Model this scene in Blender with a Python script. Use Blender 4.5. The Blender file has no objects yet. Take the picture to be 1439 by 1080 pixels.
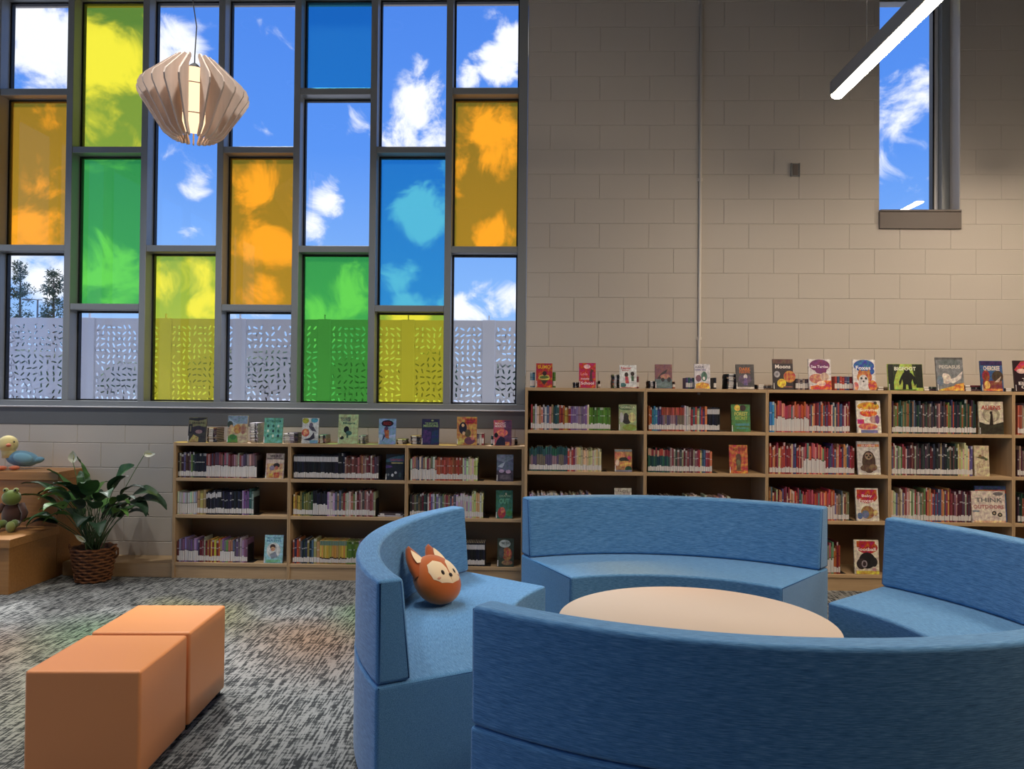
import bpy, bmesh, math, random
from mathutils import Vector, Matrix, Euler
from math import sin, cos, pi, radians as R
random.seed(7)
S = bpy.context.scene
C = S.collection

# ------------------------------------------------------------------ camera
F = 1060.0; CAM_Z = 1.465
YAW, PITCH, ROLL = -0.0275, 0.0137, 0.0091
_fw = Vector((sin(YAW)*cos(PITCH), cos(YAW)*cos(PITCH), sin(PITCH)))
_rt = Vector((cos(YAW), -sin(YAW), 0)); _up = _rt.cross(_fw)
RT = _rt*cos(ROLL) + _up*sin(ROLL); UP = -_rt*sin(ROLL) + _up*cos(ROLL); FW = _fw
cam = bpy.data.cameras.new('camera'); camo = bpy.data.objects.new('camera', cam); C.objects.link(camo)
cam.sensor_fit = 'HORIZONTAL'; cam.sensor_width = 36; cam.lens = F/1439*36; cam.clip_start = .05; cam.clip_end = 500
M3 = Matrix((RT, UP, -FW)).transposed()
camo.matrix_world = Matrix.Translation((0, 0, CAM_Z)) @ M3.to_4x4()
S.camera = camo
def at(px, py, Y=None, Z=None):
    d = FW + RT*((px-719.5)/F) - UP*((py-540)/F)
    t = Y/d.y if Y is not None else (Z-CAM_Z)/d.z
    return Vector((0, 0, CAM_Z)) + d*t
S.view_settings.view_transform = 'Standard'; S.view_settings.look = 'None'
S.view_settings.gamma = 1; S.view_settings.exposure = 0.0; S.view_settings.use_curve_mapping = False

def lin(c):
    return tuple(((v/255)/12.92 if v/255 <= .04045 else ((v/255+.055)/1.055)**2.4) for v in c[:3])
def L4(r, g, b): return (*lin((r, g, b)), 1)

# ------------------------------------------------------------------ sky
W = bpy.data.worlds.new('sky'); S.world = W; W.use_nodes = True
nt = W.node_tree; N = nt.nodes; K = nt.links; N.clear()
def wn(t, **k):
    n = N.new(t)
    for a, b in k.items(): setattr(n, a, b)
    return n
tc = wn('ShaderNodeTexCoord'); nrm = wn('ShaderNodeVectorMath', operation='NORMALIZE'); K.new(tc.outputs['Generated'], nrm.inputs[0])
sep = wn('ShaderNodeSeparateXYZ'); K.new(nrm.outputs[0], sep.inputs[0])
def wmath(op, a, b=None, clamp=False):
    n = wn('ShaderNodeMath', operation=op); n.use_clamp = clamp
    for i, v in enumerate((a, b)):
        if v is None: continue
        if isinstance(v, (int, float)): n.inputs[i].default_value = v
        else: K.new(v, n.inputs[i])
    return n.outputs[0]
grad = wn('ShaderNodeValToRGB'); K.new(sep.outputs[2], grad.inputs[0])
e = grad.color_ramp.elements
e[0].position = 0; e[0].color = L4(186, 214, 246); e[1].position = .6; e[1].color = L4(66, 122, 222)
x = e.new(.12); x.color = L4(138, 186, 246); x = e.new(.3); x.color = L4(92, 150, 240)
nz = wn('ShaderNodeTexNoise'); nz.inputs['Scale'].default_value = 17; nz.inputs['Detail'].default_value = 10; nz.inputs['Roughness'].default_value = .6
nz.inputs['Distortion'].default_value = .55
K.new(nrm.outputs[0], nz.inputs['Vector'])
nz2 = wn('ShaderNodeTexNoise'); nz2.inputs['Scale'].default_value = 3.1; nz2.inputs['Detail'].default_value = 2
K.new(nrm.outputs[0], nz2.inputs['Vector'])
# cumulus banks: direction (x, y, z) and angular radius in degrees
CLOUDS = [(70, 60, 3.9, 1), (160, 95, 3.2, .9), (150, 150, 2.6, .7), (245, 75, 2.3, .9), (278, 268, 1.5, .7), (268, 330, 1.3, .6), (180, 190, 2, .4),
  (585, 150, 2.6, .75), (605, 100, 1.7, .6), (560, 190, 2.3, .75), (612, 190, 2, .7), (700, 95, 2.2, 1), (725, 65, 1.8, 1), (660, 112, 1.5, .8),
  (462, 275, 1.8, .75), (440, 322, 1.5, .7), (500, 168, 1.4, .5), (680, 175, 3.0, .85), (700, 215, 2.6, .7), (655, 225, 2.4, .6), (690, 330, 2.2, .8), (650, 270, 2, .35), (365, 260, 2.6, .8), (375, 350, 3.0, .75),
  (365, 405, 2.4, .75), (45, 245, 2.0, .6), (40, 325, 2.8, .8), (75, 300, 2.2, .6), (70, 160, 1.6, .5), (585, 305, 2.6, .8), (560, 385, 2.0, .7), (620, 300, 1.8, .6), (145, 370, 3.0, .6), (180, 400, 2.6, .6),
  (480, 410, 3.2, .65), (455, 440, 2.4, .6), (255, 395, 3.0, .8), (285, 430, 2.6, .8), (680, 428, 2.2, .7), (715, 420, 2.0, .75), (650, 435, 2.0, .7),
  (70, 385, 2.0, .75), (20, 365, 1.8, .7), (570, 440, 2.2, .8), (1265, 165, 3.4, .8), (1255, 225, 2.6, .7), (1300, 190, 2.0, .6), (1290, 255, 1.4, .35)]
tot = None
for (px, py, rad, wgt) in CLOUDS:
    d = (FW + RT*((px-719.5)/F) - UP*((py-540)/F)).normalized()
    dp = wn('ShaderNodeVectorMath', operation='DISTANCE'); K.new(nrm.outputs[0], dp.inputs[0]); dp.inputs[1].default_value = d
    mr = wn('ShaderNodeMapRange'); mr.interpolation_type = 'SMOOTHSTEP'
    K.new(dp.outputs['Value'], mr.inputs['Value'])
    mr.inputs['From Min'].default_value = R(rad)*1.35; mr.inputs['From Max'].default_value = R(rad)*.15
    mr.inputs['To Min'].default_value = 0; mr.inputs['To Max'].default_value = wgt
    tot = mr.outputs[0] if tot is None else wmath('MAXIMUM', tot, mr.outputs[0])
# elsewhere the sky goes on with the same broken cloud
front = wn('ShaderNodeMapRange'); K.new(sep.outputs[1], front.inputs['Value'])
front.inputs['From Min'].default_value = .72; front.inputs['From Max'].default_value = .55; front.inputs['To Min'].default_value = 0; front.inputs['To Max'].default_value = 1
gen = wn('ShaderNodeMapRange'); K.new(nz2.outputs[0], gen.inputs['Value'])
gen.inputs['From Min'].default_value = .45; gen.inputs['From Max'].default_value = .62
tot = wmath('MAXIMUM', tot, wmath('MULTIPLY', wmath('MULTIPLY', gen.outputs[0], front.outputs[0]), .8))
den = wmath('ADD', wmath('MULTIPLY', wmath('SUBTRACT', nz.outputs[0], .5), 2.6), tot)
cm = wn('ShaderNodeMapRange'); cm.interpolation_type = 'SMOOTHSTEP'; K.new(den, cm.inputs['Value'])
cm.inputs['From Min'].default_value = .33; cm.inputs['From Max'].default_value = .86
mix = wn('ShaderNodeMix', data_type='RGBA'); K.new(cm.outputs[0], mix.inputs[0]); K.new(grad.outputs[0], mix.inputs[6])
mix.inputs[7].default_value = (1.0, 1.02, 1.05, 1)
bg = wn('ShaderNodeBackground'); K.new(mix.outputs[2], bg.inputs[0]); bg.inputs[1].default_value = 1.14
out = wn('ShaderNodeOutputWorld'); K.new(bg.outputs[0], out.inputs[0])

# ------------------------------------------------------------------ sun (veiled by thin cloud)
sl = bpy.data.lights.new('sun', 'SUN'); sl.energy = 5.6; sl.color = (1, .97, .93); sl.angle = R(10)
so = bpy.data.objects.new('sun', sl); C.objects.link(so)
so.rotation_euler = Vector((.36, -.66, -1)).to_track_quat('-Z', 'Y').to_euler(); so.location = (-8, 20, 18)

# ------------------------------------------------------------------ materials
MATS = {}
def mat(name, col=None, rough=.6, spec=.5, metal=0, build=None, **k):
    m = bpy.data.materials.new(name); m.use_nodes = True
    b = m.node_tree.nodes['Principled BSDF']
    if col is not None: b.inputs['Base Color'].default_value = (*col, 1) if len(col) == 3 else col
    b.inputs['Roughness'].default_value = rough; b.inputs['Specular IOR Level'].default_value = spec; b.inputs['Metallic'].default_value = metal
    for a, v in k.items(): b.inputs[a].default_value = v
    if build: build(m.node_tree, b)
    MATS[name] = m
    return m
def nn(nt, t, **k):
    n = nt.nodes.new(t)
    for a, v in k.items():
        if a in ('operation', 'data_type', 'blend_type', 'interpolation_type', 'attribute_name', 'feature', 'noise_dimensions'): setattr(n, a, v)
        else: n.inputs[a].default_value = v
    return n
def ramp(nt, src, stops):
    r = nt.nodes.new('ShaderNodeValToRGB'); el = r.color_ramp.elements
    while len(el) > 1: el.remove(el[0])
    el[0].position = stops[0][0]; el[0].color = (*stops[0][1], 1)
    for p, c in stops[1:]:
        x = el.new(p); x.color = (*c, 1)
    nt.links.new(src, r.inputs[0]); return r
def objmap(nt, scale=(1, 1, 1)):
    t = nt.nodes.new('ShaderNodeTexCoord'); m = nt.nodes.new('ShaderNodeMapping'); m.inputs['Scale'].default_value = scale
    nt.links.new(t.outputs['Object'], m.inputs[0]); return m.outputs[0]
def bump(nt, b, src, s=.3, d=.01):
    bp = nt.nodes.new('ShaderNodeBump'); bp.inputs['Strength'].default_value = s; bp.inputs['Distance'].default_value = d
    nt.links.new(src, bp.inputs['Height']); nt.links.new(bp.outputs[0], b.inputs['Normal'])

def b_carpet(nt, b):
    v = objmap(nt, (88, 7.5, 1)); n1 = nn(nt, 'ShaderNodeTexNoise', Scale=1, Detail=2, Roughness=.55); nt.links.new(v, n1.inputs['Vector'])
    v2 = objmap(nt, (7, 5, 1)); n2 = nn(nt, 'ShaderNodeTexNoise', Scale=1.2, Detail=4, Roughness=.7); nt.links.new(v2, n2.inputs['Vector'])
    v3 = objmap(nt, (22, 55, 1)); n3 = nn(nt, 'ShaderNodeTexNoise', Scale=1, Detail=2); nt.links.new(v3, n3.inputs['Vector'])
    a = nn(nt, 'ShaderNodeMath', operation='MULTIPLY_ADD'); nt.links.new(n2.outputs[0], a.inputs[0]); a.inputs[1].default_value = .35; nt.links.new(n1.outputs[0], a.inputs[2])
    a2 = nn(nt, 'ShaderNodeMath', operation='MULTIPLY_ADD'); nt.links.new(n3.outputs[0], a2.inputs[0]); a2.inputs[1].default_value = .5; nt.links.new(a.outputs[0], a2.inputs[2])
    r = ramp(nt, a2.outputs[0], [(.80, lin((60, 62, 63))), (.87, lin((80, 82, 82))), (.93, lin((122, 124, 122))), (1.02, lin((146, 147, 144)))])
    nt.links.new(r.outputs[0], b.inputs['Base Color']); bump(nt, b, a2.outputs[0], .4, .006)
mat('carpet', rough=.95, spec=.1, build=b_carpet)
def b_paint(nt, b):
    v = objmap(nt, (90, 90, 90)); n1 = nn(nt, 'ShaderNodeTexNoise', Scale=1, Detail=3); nt.links.new(v, n1.inputs['Vector'])
    bump(nt, b, n1.outputs[0], .12, .003)
mat('block_paint', lin((196, 188, 176)), .55, .35, build=b_paint)
mat('mortar_paint', lin((190, 182, 170)), .7, .3)
mat('plain_paint', lin((128, 122, 116)), .7, .3)
mat('ceiling_paint', lin((70, 69, 68)), .9, .1)
mat('frame_metal', lin((140, 144, 144)), .3, .6)
mat('gasket', lin((22, 24, 26)), .6)
mat('sill_steel', lin((104, 106, 106)), .5, .4)
mat('sill_bronze', lin((110, 100, 92)), .5, .4)
def glass(name, tint, haze):
    m = bpy.data.materials.new(name); m.use_nodes = True; nt = m.node_tree; nt.nodes.clear()
    o = nt.nodes.new('ShaderNodeOutputMaterial'); t = nt.nodes.new('ShaderNodeBsdfTransparent'); t.inputs[0].default_value = (*tint, 1)
    g = nt.nodes.new('ShaderNodeBsdfGlossy'); g.inputs['Roughness'].default_value = .01
    geo = nt.nodes.new('ShaderNodeNewGeometry'); dt = nt.nodes.new('ShaderNodeVectorMath'); dt.operation = 'DOT_PRODUCT'
    nt.links.new(geo.outputs['Normal'], dt.inputs[0]); nt.links.new(geo.outputs['Incoming'], dt.inputs[1])
    src = dt.outputs['Value']
    for op, v in (('ABSOLUTE', None), ('SUBTRACT', 1), ('POWER', 5), ('MULTIPLY', .9), ('ADD', .035)):
        q = nt.nodes.new('ShaderNodeMath'); q.operation = op
        if op == 'SUBTRACT': q.inputs[0].default_value = 1; nt.links.new(src, q.inputs[1])
        else:
            nt.links.new(src, q.inputs[0])
            if v is not None: q.inputs[1].default_value = v
        src = q.outputs[0]
    fr = q
    s = t.outputs[0]
    if haze:
        tl = nt.nodes.new('ShaderNodeBsdfTranslucent'); tl.inputs[0].default_value = (*tint, 1)
        mx = nt.nodes.new('ShaderNodeMixShader'); mx.inputs[0].default_value = haze
        nt.links.new(s, mx.inputs[1]); nt.links.new(tl.outputs[0], mx.inputs[2]); s = mx.outputs[0]
    mx = nt.nodes.new('ShaderNodeMixShader'); nt.links.new(fr.outputs[0], mx.inputs[0]); nt.links.new(s, mx.inputs[1]); nt.links.new(g.outputs[0], mx.inputs[2])
    nt.links.new(mx.outputs[0], o.inputs[0]); MATS[name] = m; return m
glass('glass_clear', (.97, .98, 1), 0)
glass('glass_orange', (1, .38, .02), .2)
glass('glass_yellow', (.90, .80, .05), .12)
glass('glass_green', (.13, .62, .08), .12)
glass('glass_blue', (.09, .46, .62), .08)
def woodb(c1, c2, sc):
    def f(nt, b):
        v = objmap(nt, sc); n1 = nn(nt, 'ShaderNodeTexNoise', Scale=1, Detail=4, Roughness=.6); nt.links.new(v, n1.inputs['Vector'])
        r = ramp(nt, n1.outputs[0], [(.3, c1), (.7, c2)]); nt.links.new(r.outputs[0], b.inputs['Base Color'])
    return f
mat('maple', rough=.5, spec=.35, build=woodb(lin((176, 147, 110)), lin((189, 160, 122)), (3, 30, 60)))
mat('maple_panel', rough=.5, spec=.35, build=woodb(lin((172, 143, 106)), lin((187, 157, 119)), (60, 30, 3)))
mat('maple_back', lin((152, 122, 90)), .7, .2)
mat('oak_step', rough=.35, spec=.45, build=woodb(lin((160, 112, 62)), lin((178, 128, 74)), (4, 50, 50)))
def b_fabric(nt, b):
    t = nt.nodes.new('ShaderNodeTexCoord'); s = nt.nodes.new('ShaderNodeSeparateXYZ'); nt.links.new(t.outputs['Object'], s.inputs[0])
    th = nn(nt, 'ShaderNodeMath', operation='ARCTAN2'); nt.links.new(s.outputs[1], th.inputs[0]); nt.links.new(s.outputs[0], th.inputs[1])
    ln = nn(nt, 'ShaderNodeVectorMath', operation='LENGTH'); cb0 = nt.nodes.new('ShaderNodeCombineXYZ')
    nt.links.new(s.outputs[0], cb0.inputs[0]); nt.links.new(s.outputs[1], cb0.inputs[1]); nt.links.new(cb0.outputs[0], ln.inputs[0])
    cb = nt.nodes.new('ShaderNodeCombineXYZ')
    for i, (src, k) in enumerate(((th.outputs[0], 34), (ln.outputs['Value'], 400), (s.outputs[2], 400))):
        m = nn(nt, 'ShaderNodeMath', operation='MULTIPLY'); nt.links.new(src, m.inputs[0]); m.inputs[1].default_value = k; nt.links.new(m.outputs[0], cb.inputs[i])
    n1 = nn(nt, 'ShaderNodeTexNoise', Scale=1, Detail=3, Roughness=.65); nt.links.new(cb.outputs[0], n1.inputs['Vector'])
    r = ramp(nt, n1.outputs[0], [(.30, lin((56, 102, 146))), (.5, lin((81, 137, 187))), (.74, lin((122, 170, 210)))])
    nt.links.new(r.outputs[0], b.inputs['Base Color']); bump(nt, b, n1.outputs[0], .25, .004)
mat('blue_weave', rough=.85, spec=.2, build=b_fabric, **{'Sheen Weight': .25, 'Sheen Roughness': .5})
mat('piping', lin((40, 80, 128)), .8, .2)
mat('black_plastic', lin((24, 24, 25)), .5)
mat('laminate', lin((192, 177, 162)), .4, .4)
mat('laminate_edge', lin((205, 188, 168)), .5)
mat('steel', lin((150, 152, 154)), .35, .5, .9)
def b_vinyl(nt, b):
    v = objmap(nt, (220, 220, 220)); n1 = nn(nt, 'ShaderNodeTexNoise', Scale=1, Detail=2); nt.links.new(v, n1.inputs['Vector']); bump(nt, b, n1.outputs[0], .08, .002)
mat('orange_vinyl', lin((234, 154, 96)), .42, .45, build=b_vinyl)
def attr(name, rough=.5, spec=.4, **k):
    def f(nt, b):
        a = nt.nodes.new('ShaderNodeAttribute'); a.attribute_name = 'Col'; nt.links.new(a.outputs['Color'], b.inputs['Base Color'])
    return mat(name, rough=rough, spec=spec, build=f, **k)
attr('book_cloth', .55, .35)
def b_print(nt, b):
    a = nt.nodes.new('ShaderNodeAttribute'); a.attribute_name = 'Col'
    v = objmap(nt, (38, 38, 38)); n1 = nn(nt, 'ShaderNodeTexNoise', Scale=1, Detail=3, Roughness=.6); nt.links.new(v, n1.inputs['Vector'])
    mr = nn(nt, 'ShaderNodeMapRange', **{'From Min': .35, 'From Max': .65, 'To Min': .68, 'To Max': 1.28}); nt.links.new(n1.outputs[0], mr.inputs['Value'])
    hs = nt.nodes.new('ShaderNodeHueSaturation'); nt.links.new(a.outputs['Color'], hs.inputs['Color']); nt.links.new(mr.outputs[0], hs.inputs['Value'])
    v2 = objmap(nt, (40, 40, 40)); n2 = nn(nt, 'ShaderNodeTexNoise', Scale=1, Detail=2); nt.links.new(v2, n2.inputs['Vector'])
    m2 = nn(nt, 'ShaderNodeMapRange', **{'From Min': .3, 'From Max': .7, 'To Min': .44, 'To Max': .56}); nt.links.new(n2.outputs[0], m2.inputs['Value']); nt.links.new(m2.outputs[0], hs.inputs['Hue'])
    nt.links.new(hs.outputs[0], b.inputs['Base Color'])
mat('book_print', rough=.35, spec=.45, build=b_print); attr('title_print', .35, .45); attr('plush', .95, .1, **{'Sheen Weight': .4}); attr('leafage', .5, .35); attr('tree_leaf', .8, .2)
mat('bookend_metal', lin((26, 26, 28)), .45)
def b_fin(nt, b):
    v = objmap(nt, (30, 30, 4)); n1 = nn(nt, 'ShaderNodeTexNoise', Scale=1, Detail=3); nt.links.new(v, n1.inputs['Vector'])
    r = ramp(nt, n1.outputs[0], [(.3, lin((216, 196, 182))), (.7, lin((228, 208, 194)))]); nt.links.new(r.outputs[0], b.inputs['Base Color'])
mat('pale_veneer', rough=.7, spec=.2, build=b_fin, **{'Subsurface Weight': .0})
def emit(name, col, s):
    m = bpy.data.materials.new(name); m.use_nodes = True; nt = m.node_tree; nt.nodes.clear()
    o = nt.nodes.new('ShaderNodeOutputMaterial'); e = nt.nodes.new('ShaderNodeEmission'); e.inputs[0].default_value = (*col, 1); e.inputs[1].default_value = s
    nt.links.new(e.outputs[0], o.inputs[0]); MATS[name] = m
emit('led_diffuser', (1, .82, .64), 95.0)
emit('lamp_glow', (1, .68, .40), 1.7)
mat('fixture_grey', lin((150, 146, 140)), .45)
mat('cord', lin((40, 42, 46)), .6)
mat('wicker', rough=.7, spec=.3, build=woodb(lin((96, 58, 34)), lin((150, 100, 62)), (40, 40, 40)))
mat('wicker_dark', lin((70, 42, 26)), .8)
mat('soil', lin((40, 30, 22)), 1)
mat('screen_metal', lin((226, 226, 228)), .45, .4)
mat('asphalt', rough=.9, build=woodb(lin((150, 150, 152)), lin((176, 176, 176)), (.4, .4, .4)))
mat('bark', lin((92, 76, 62)), .9)
mat('lamp_pole', lin((90, 92, 96)), .5)
mat('conduit_paint', lin((226, 219, 207)), .5, .4)

# ------------------------------------------------------------------ mesh helpers
class MB:
    def __init__(s): s.v = []; s.f = []; s.c = []; s.m = []; s.sm = []
    def add(s, vs, fs, col=(1, 1, 1), mi=0, sm=False):
        o = len(s.v); s.v += [tuple(v) for v in vs]
        for f in fs:
            s.f.append([i+o for i in f]); s.c.append(col); s.m.append(mi); s.sm.append(sm)
        return o
    def box(s, x0, x1, y0, y1, z0, z1, col=(1, 1, 1), mi=0):
        s.add([(x0, y0, z0), (x1, y0, z0), (x1, y1, z0), (x0, y1, z0), (x0, y0, z1), (x1, y0, z1), (x1, y1, z1), (x0, y1, z1)],
              [(0, 3, 2, 1), (4, 5, 6, 7), (0, 1, 5, 4), (1, 2, 6, 5), (2, 3, 7, 6), (3, 0, 4, 7)], col, mi)
        return s
    def cbox(s, x0, x1, y0, y1, z0, z1, c=.0025, col=(1, 1, 1)):   # box whose front (-y) face is chamfered
        s.add([(x0, y1, z0), (x1, y1, z0), (x1, y1, z1), (x0, y1, z1), (x0, y0+c, z0), (x1, y0+c, z0), (x1, y0+c, z1), (x0, y0+c, z1),
               (x0+c, y0, z0+c), (x1-c, y0, z0+c), (x1-c, y0, z1-c), (x0+c, y0, z1-c)],
              [(8, 9, 10, 11), (4, 5, 9, 8), (5, 6, 10, 9), (6, 7, 11, 10), (7, 4, 8, 11), (0, 1, 5, 4), (1, 2, 6, 5), (2, 3, 7, 6), (3, 0, 4, 7), (3, 2, 1, 0)], col)
        return s
    def tube(s, pts, r, n=8, col=(1, 1, 1), mi=0, closed=False, sm=True):
        pts = [Vector(p) for p in pts]; m = len(pts); rs = r if isinstance(r, (list, tuple)) else [r]*m
        vs = []; prev = None
        for i, p in enumerate(pts):
            a = pts[(i-1) % m] if (closed or i > 0) else p; b = pts[(i+1) % m] if (closed or i < m-1) else p
            t = (b-a).normalized()
            if prev is None: u = t.orthogonal().normalized()
            else:
                u = prev - t*prev.dot(t); u = u.normalized() if u.length > 1e-6 else t.orthogonal().normalized()
            prev = u; w = t.cross(u)
            vs += [p + (u*cos(2*pi*k/n) + w*sin(2*pi*k/n))*rs[i] for k in range(n)]
        fs = []
        for i in range(m if closed else m-1):
            j = (i+1) % m
            fs += [(i*n+k, i*n+(k+1) % n, j*n+(k+1) % n, j*n+k) for k in range(n)]
        if not closed: fs += [tuple(range(n))[::-1], tuple((m-1)*n+k for k in range(n))]
        s.add(vs, fs, col, mi, sm); return s
    def lathe(s, prof, n=32, cx=0, cy=0, col=(1, 1, 1), mi=0, caps=True, sm=True):
        vs = [(cx+r*cos(2*pi*k/n), cy+r*sin(2*pi*k/n), z) for r, z in prof for k in range(n)]
        fs = [(i*n+k, i*n+(k+1) % n, (i+1)*n+(k+1) % n, (i+1)*n+k) for i in range(len(prof)-1) for k in range(n)]
        s.add(vs, fs, col, mi, sm)
        if caps: s.add([vs[k] for k in range(n)], [tuple(range(n))[::-1]], col, mi); s.add(vs[-n:], [tuple(range(n))], col, mi)
        return s
    def ell(s, c, r, n=16, m=10, col=(1, 1, 1), rot=None, f=None):
        vs = []
        for i in range(m+1):
            a = -pi/2 + pi*i/m
            for k in range(n):
                p = Vector((r[0]*cos(a)*cos(2*pi*k/n), r[1]*cos(a)*sin(2*pi*k/n), r[2]*sin(a)))
                if f: p = f(p)
                if rot: p = rot @ p
                vs.append(p+Vector(c))
        s.add(vs, [(i*n+k, i*n+(k+1) % n, (i+1)*n+(k+1) % n, (i+1)*n+k) for i in range(m) for k in range(n)], col, 0, True); return s
    def mesh(s, name, mats):
        me = bpy.data.meshes.new(name); me.from_pydata(s.v, [], s.f)
        for m in (mats if isinstance(mats, (list, tuple)) else [mats]): me.materials.append(MATS[m])
        me.polygons.foreach_set('material_index', s.m); me.polygons.foreach_set('use_smooth', s.sm)
        a = me.color_attributes.new('Col', 'FLOAT_COLOR', 'CORNER'); buf = []
        for p, c in zip(me.polygons, s.c): buf += [c[0], c[1], c[2], 1.0]*p.loop_total
        a.data.foreach_set('color', buf); me.update(); return me
    def build(s, name, mats, parent=None, loc=None, rot=None):
        return link(name, s.mesh(name, mats), parent, loc, rot)
def link(name, me, parent=None, loc=None, rot=None):
    o = bpy.data.objects.new(name, me); C.objects.link(o)
    if parent: o.parent = parent
    if loc is not None: o.location = loc
    if rot is not None: o.rotation_euler = rot
    return o
def tag(o, label=None, cat=None, group=None, kind=None):
    for k, v in (('label', label), ('category', cat), ('group', group), ('kind', kind)):
        if v: o[k] = v
    return o
def thing(name, label, cat, loc=(0, 0, 0), rot=(0, 0, 0), group=None, kind=None):
    o = link(name, None, None, loc, rot); o.empty_display_size = .05
    return tag(o, label, cat, group, kind)
def bev(o, w=.01, seg=2, ang=35):
    m = o.modifiers.new('bevel', 'BEVEL'); m.width = w; m.segments = seg; m.limit_method = 'ANGLE'; m.angle_limit = R(ang)
    return o
def smooth(o):
    for p in o.data.polygons: p.use_smooth = True
    return o

# ------------------------------------------------------------------ room shell
WY = 6.20            # face of the block wall
GY = 6.32            # glass of the big window
CEIL = 5.60
def struct(name, mb, m, parent=None, label=None):
    o = mb.build(name, m, parent)
    if not parent: tag(o, label, None, None, 'structure')
    return o
struct('floor', MB().box(-6.2, 7.2, -4.2, 6.5, -.11, 0), 'carpet')
struct('ceiling', MB().box(-6.2, 7.2, -4.2, 6.6, CEIL, CEIL+.15), 'ceiling_paint')
wl = MB(); wl.box(-6.2, -6.0, -4.2, 6.5, 0, .3); wl.box(-6.2, -6.0, -4.2, 6.5, 4.7, CEIL); wl.box(-6.2, -6.0, -4.2, -3.9, .3, 4.7); wl.box(-6.2, -6.0, 5.7, 6.5, .3, 4.7)
struct('wall_left', wl, 'plain_paint')
added_glazing = thing('added_left_glazing', None, None, kind='structure')      # unseen left glazing, added to bring in more daylight from that side
for k in range(9):
    y = -3.9+k*1.2; MB().box(-6.12, -6.0, y-.03, y+.03, .3, 4.7).build('mullion', 'frame_metal', added_glazing)
    if k < 8: MB().box(-6.112, -6.10, y+.03, y+1.17, .3, 4.7).build('pane', 'glass_clear', added_glazing)
struct('wall_right', MB().box(7.0, 7.2, -4.2, 6.5, 0, CEIL), 'plain_paint')
struct('wall_front', MB().box(-6.0, 7.0, -4.2, -4.0, 0, CEIL), 'plain_paint')
WX0, WX1, WZ0, WZ1 = 2.808, 3.453, 2.99, 5.42     # opening of the narrow high window
w = MB(); B0 = WY+.0035
w.box(-6, -.06, B0, 6.5, 0, 1.335); w.box(-6, -5.82, B0, 6.5, 1.335, CEIL); w.box(-5.82, -.06, B0, 6.5, 4.84, CEIL)
w.box(-.06, WX0, B0, 6.5, 0, CEIL); w.box(WX1, 7, B0, 6.5, 0, CEIL); w.box(WX0, WX1, B0, 6.5, 0, WZ0-.005); w.box(WX0, WX1, B0, 6.5, WZ1, CEIL)
wall = struct('wall_back', w, 'mortar_paint')
# concrete blocks, each one a piece of the wall
CH = .2032; CL = .4064; J = .0022
full = MB().cbox(0, CL-J*2, 0, .012, 0, CH-J*2).mesh('block', 'block_paint')
def block(x0, x1, z0, z1, d=.012):
    if x1-x0 < .04: return
    if abs((x1-x0)-CL) < 1e-4 and abs((z1-z0)-CH) < 1e-4 and d == .012: me = full
    else: me = MB().cbox(0, x1-x0-2*J, 0, d, 0, z1-z0-2*J).mesh('block', 'block_paint')
    link('block', me, wall, (x0+J, WY, z0+J))
def courses(xa, xb, za, zb, z_off, x_off, hole=None):
    k = int(math.floor((za-z_off)/CH))
    while z_off+k*CH < zb-.03:
        z0 = max(za, z_off+k*CH); z1 = min(zb, z_off+(k+1)*CH)
        j = int(math.floor((xa-x_off)/CL))-1
        if z1-z0 > .03:
            while True:
                x0 = x_off+(.5 if k % 2 else 0)*CL+j*CL; x1 = x0+CL; j += 1
                if x0 >= xb: break
                x0 = max(x0, xa); x1 = min(x1, xb)
                if x1 <= x0: continue
                if hole and z1 > hole[2]+.02 and x1 > hole[0] and x0 < hole[1]:
                    block(x0, min(x1, hole[0]), z0, z1); block(max(x0, hole[1]), x1, z0, z1, .14)
                else: block(x0, x1, z0, z1)
        k += 1
courses(-4.75, -.06, 0, 1.185, .016, at(75, 610, Y=WY).x)
courses(-.06, 4.35, 1.42, 5.05, .034, at(806, 440, Y=WY).x, (WX0, WX1, WZ0))

# ------------------------------------------------------------------ the big coloured window
win = thing('window_1', None, None, (0, 0, 0), kind='structure')
MR = [-5.787, -5.146, -4.505, -3.879, -3.238, -2.595, -1.954, -1.312, -.684]      # right faces of the mullions
MW = .055
def fr(name, x0, x1, y0, y1, z0, z1, m='frame_metal'): return MB().cbox(x0, x1, y0, y1, z0, z1, .003).build(name, m, win)
for x in MR: fr('mullion', x-MW, x, WY-.005, GY, 1.385, 4.79)
fr('mullion', -.135, -.062, WY-.005, GY, 1.385, 4.79)
fr('head_rail', -5.842, -.062, WY-.002, GY, 4.79, 4.84)
fr('sill_rail', -5.842, -.062, WY-.012, GY, 1.338, 1.385)
MB().cbox(-5.842, -.062, WY-.022, WY+.0, 1.328, 1.340, .003).build('sill_lip', 'screen_metal', win)
fr('apron', -5.842, -.062, WY-.004, WY+.005, 1.185, 1.329, 'sill_steel')
TR = {'D': (3.95, 4.005), 'C': (3.463, 3.515), 'B': (2.634, 2.688), 'A': (2.144, 2.196)}
COLS = [('DB', 'yco'), ('CA', 'cbc'), ('DB', 'coc'), ('CA', 'ygc'), ('B', 'cy'), ('CA', 'coc'), ('DB', 'bcg'), ('CA', 'cby'), ('DB', 'coc')]
GN = dict(c='glass_clear', o='glass_orange', y='glass_yellow', g='glass_green', b='glass_blue')
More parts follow.
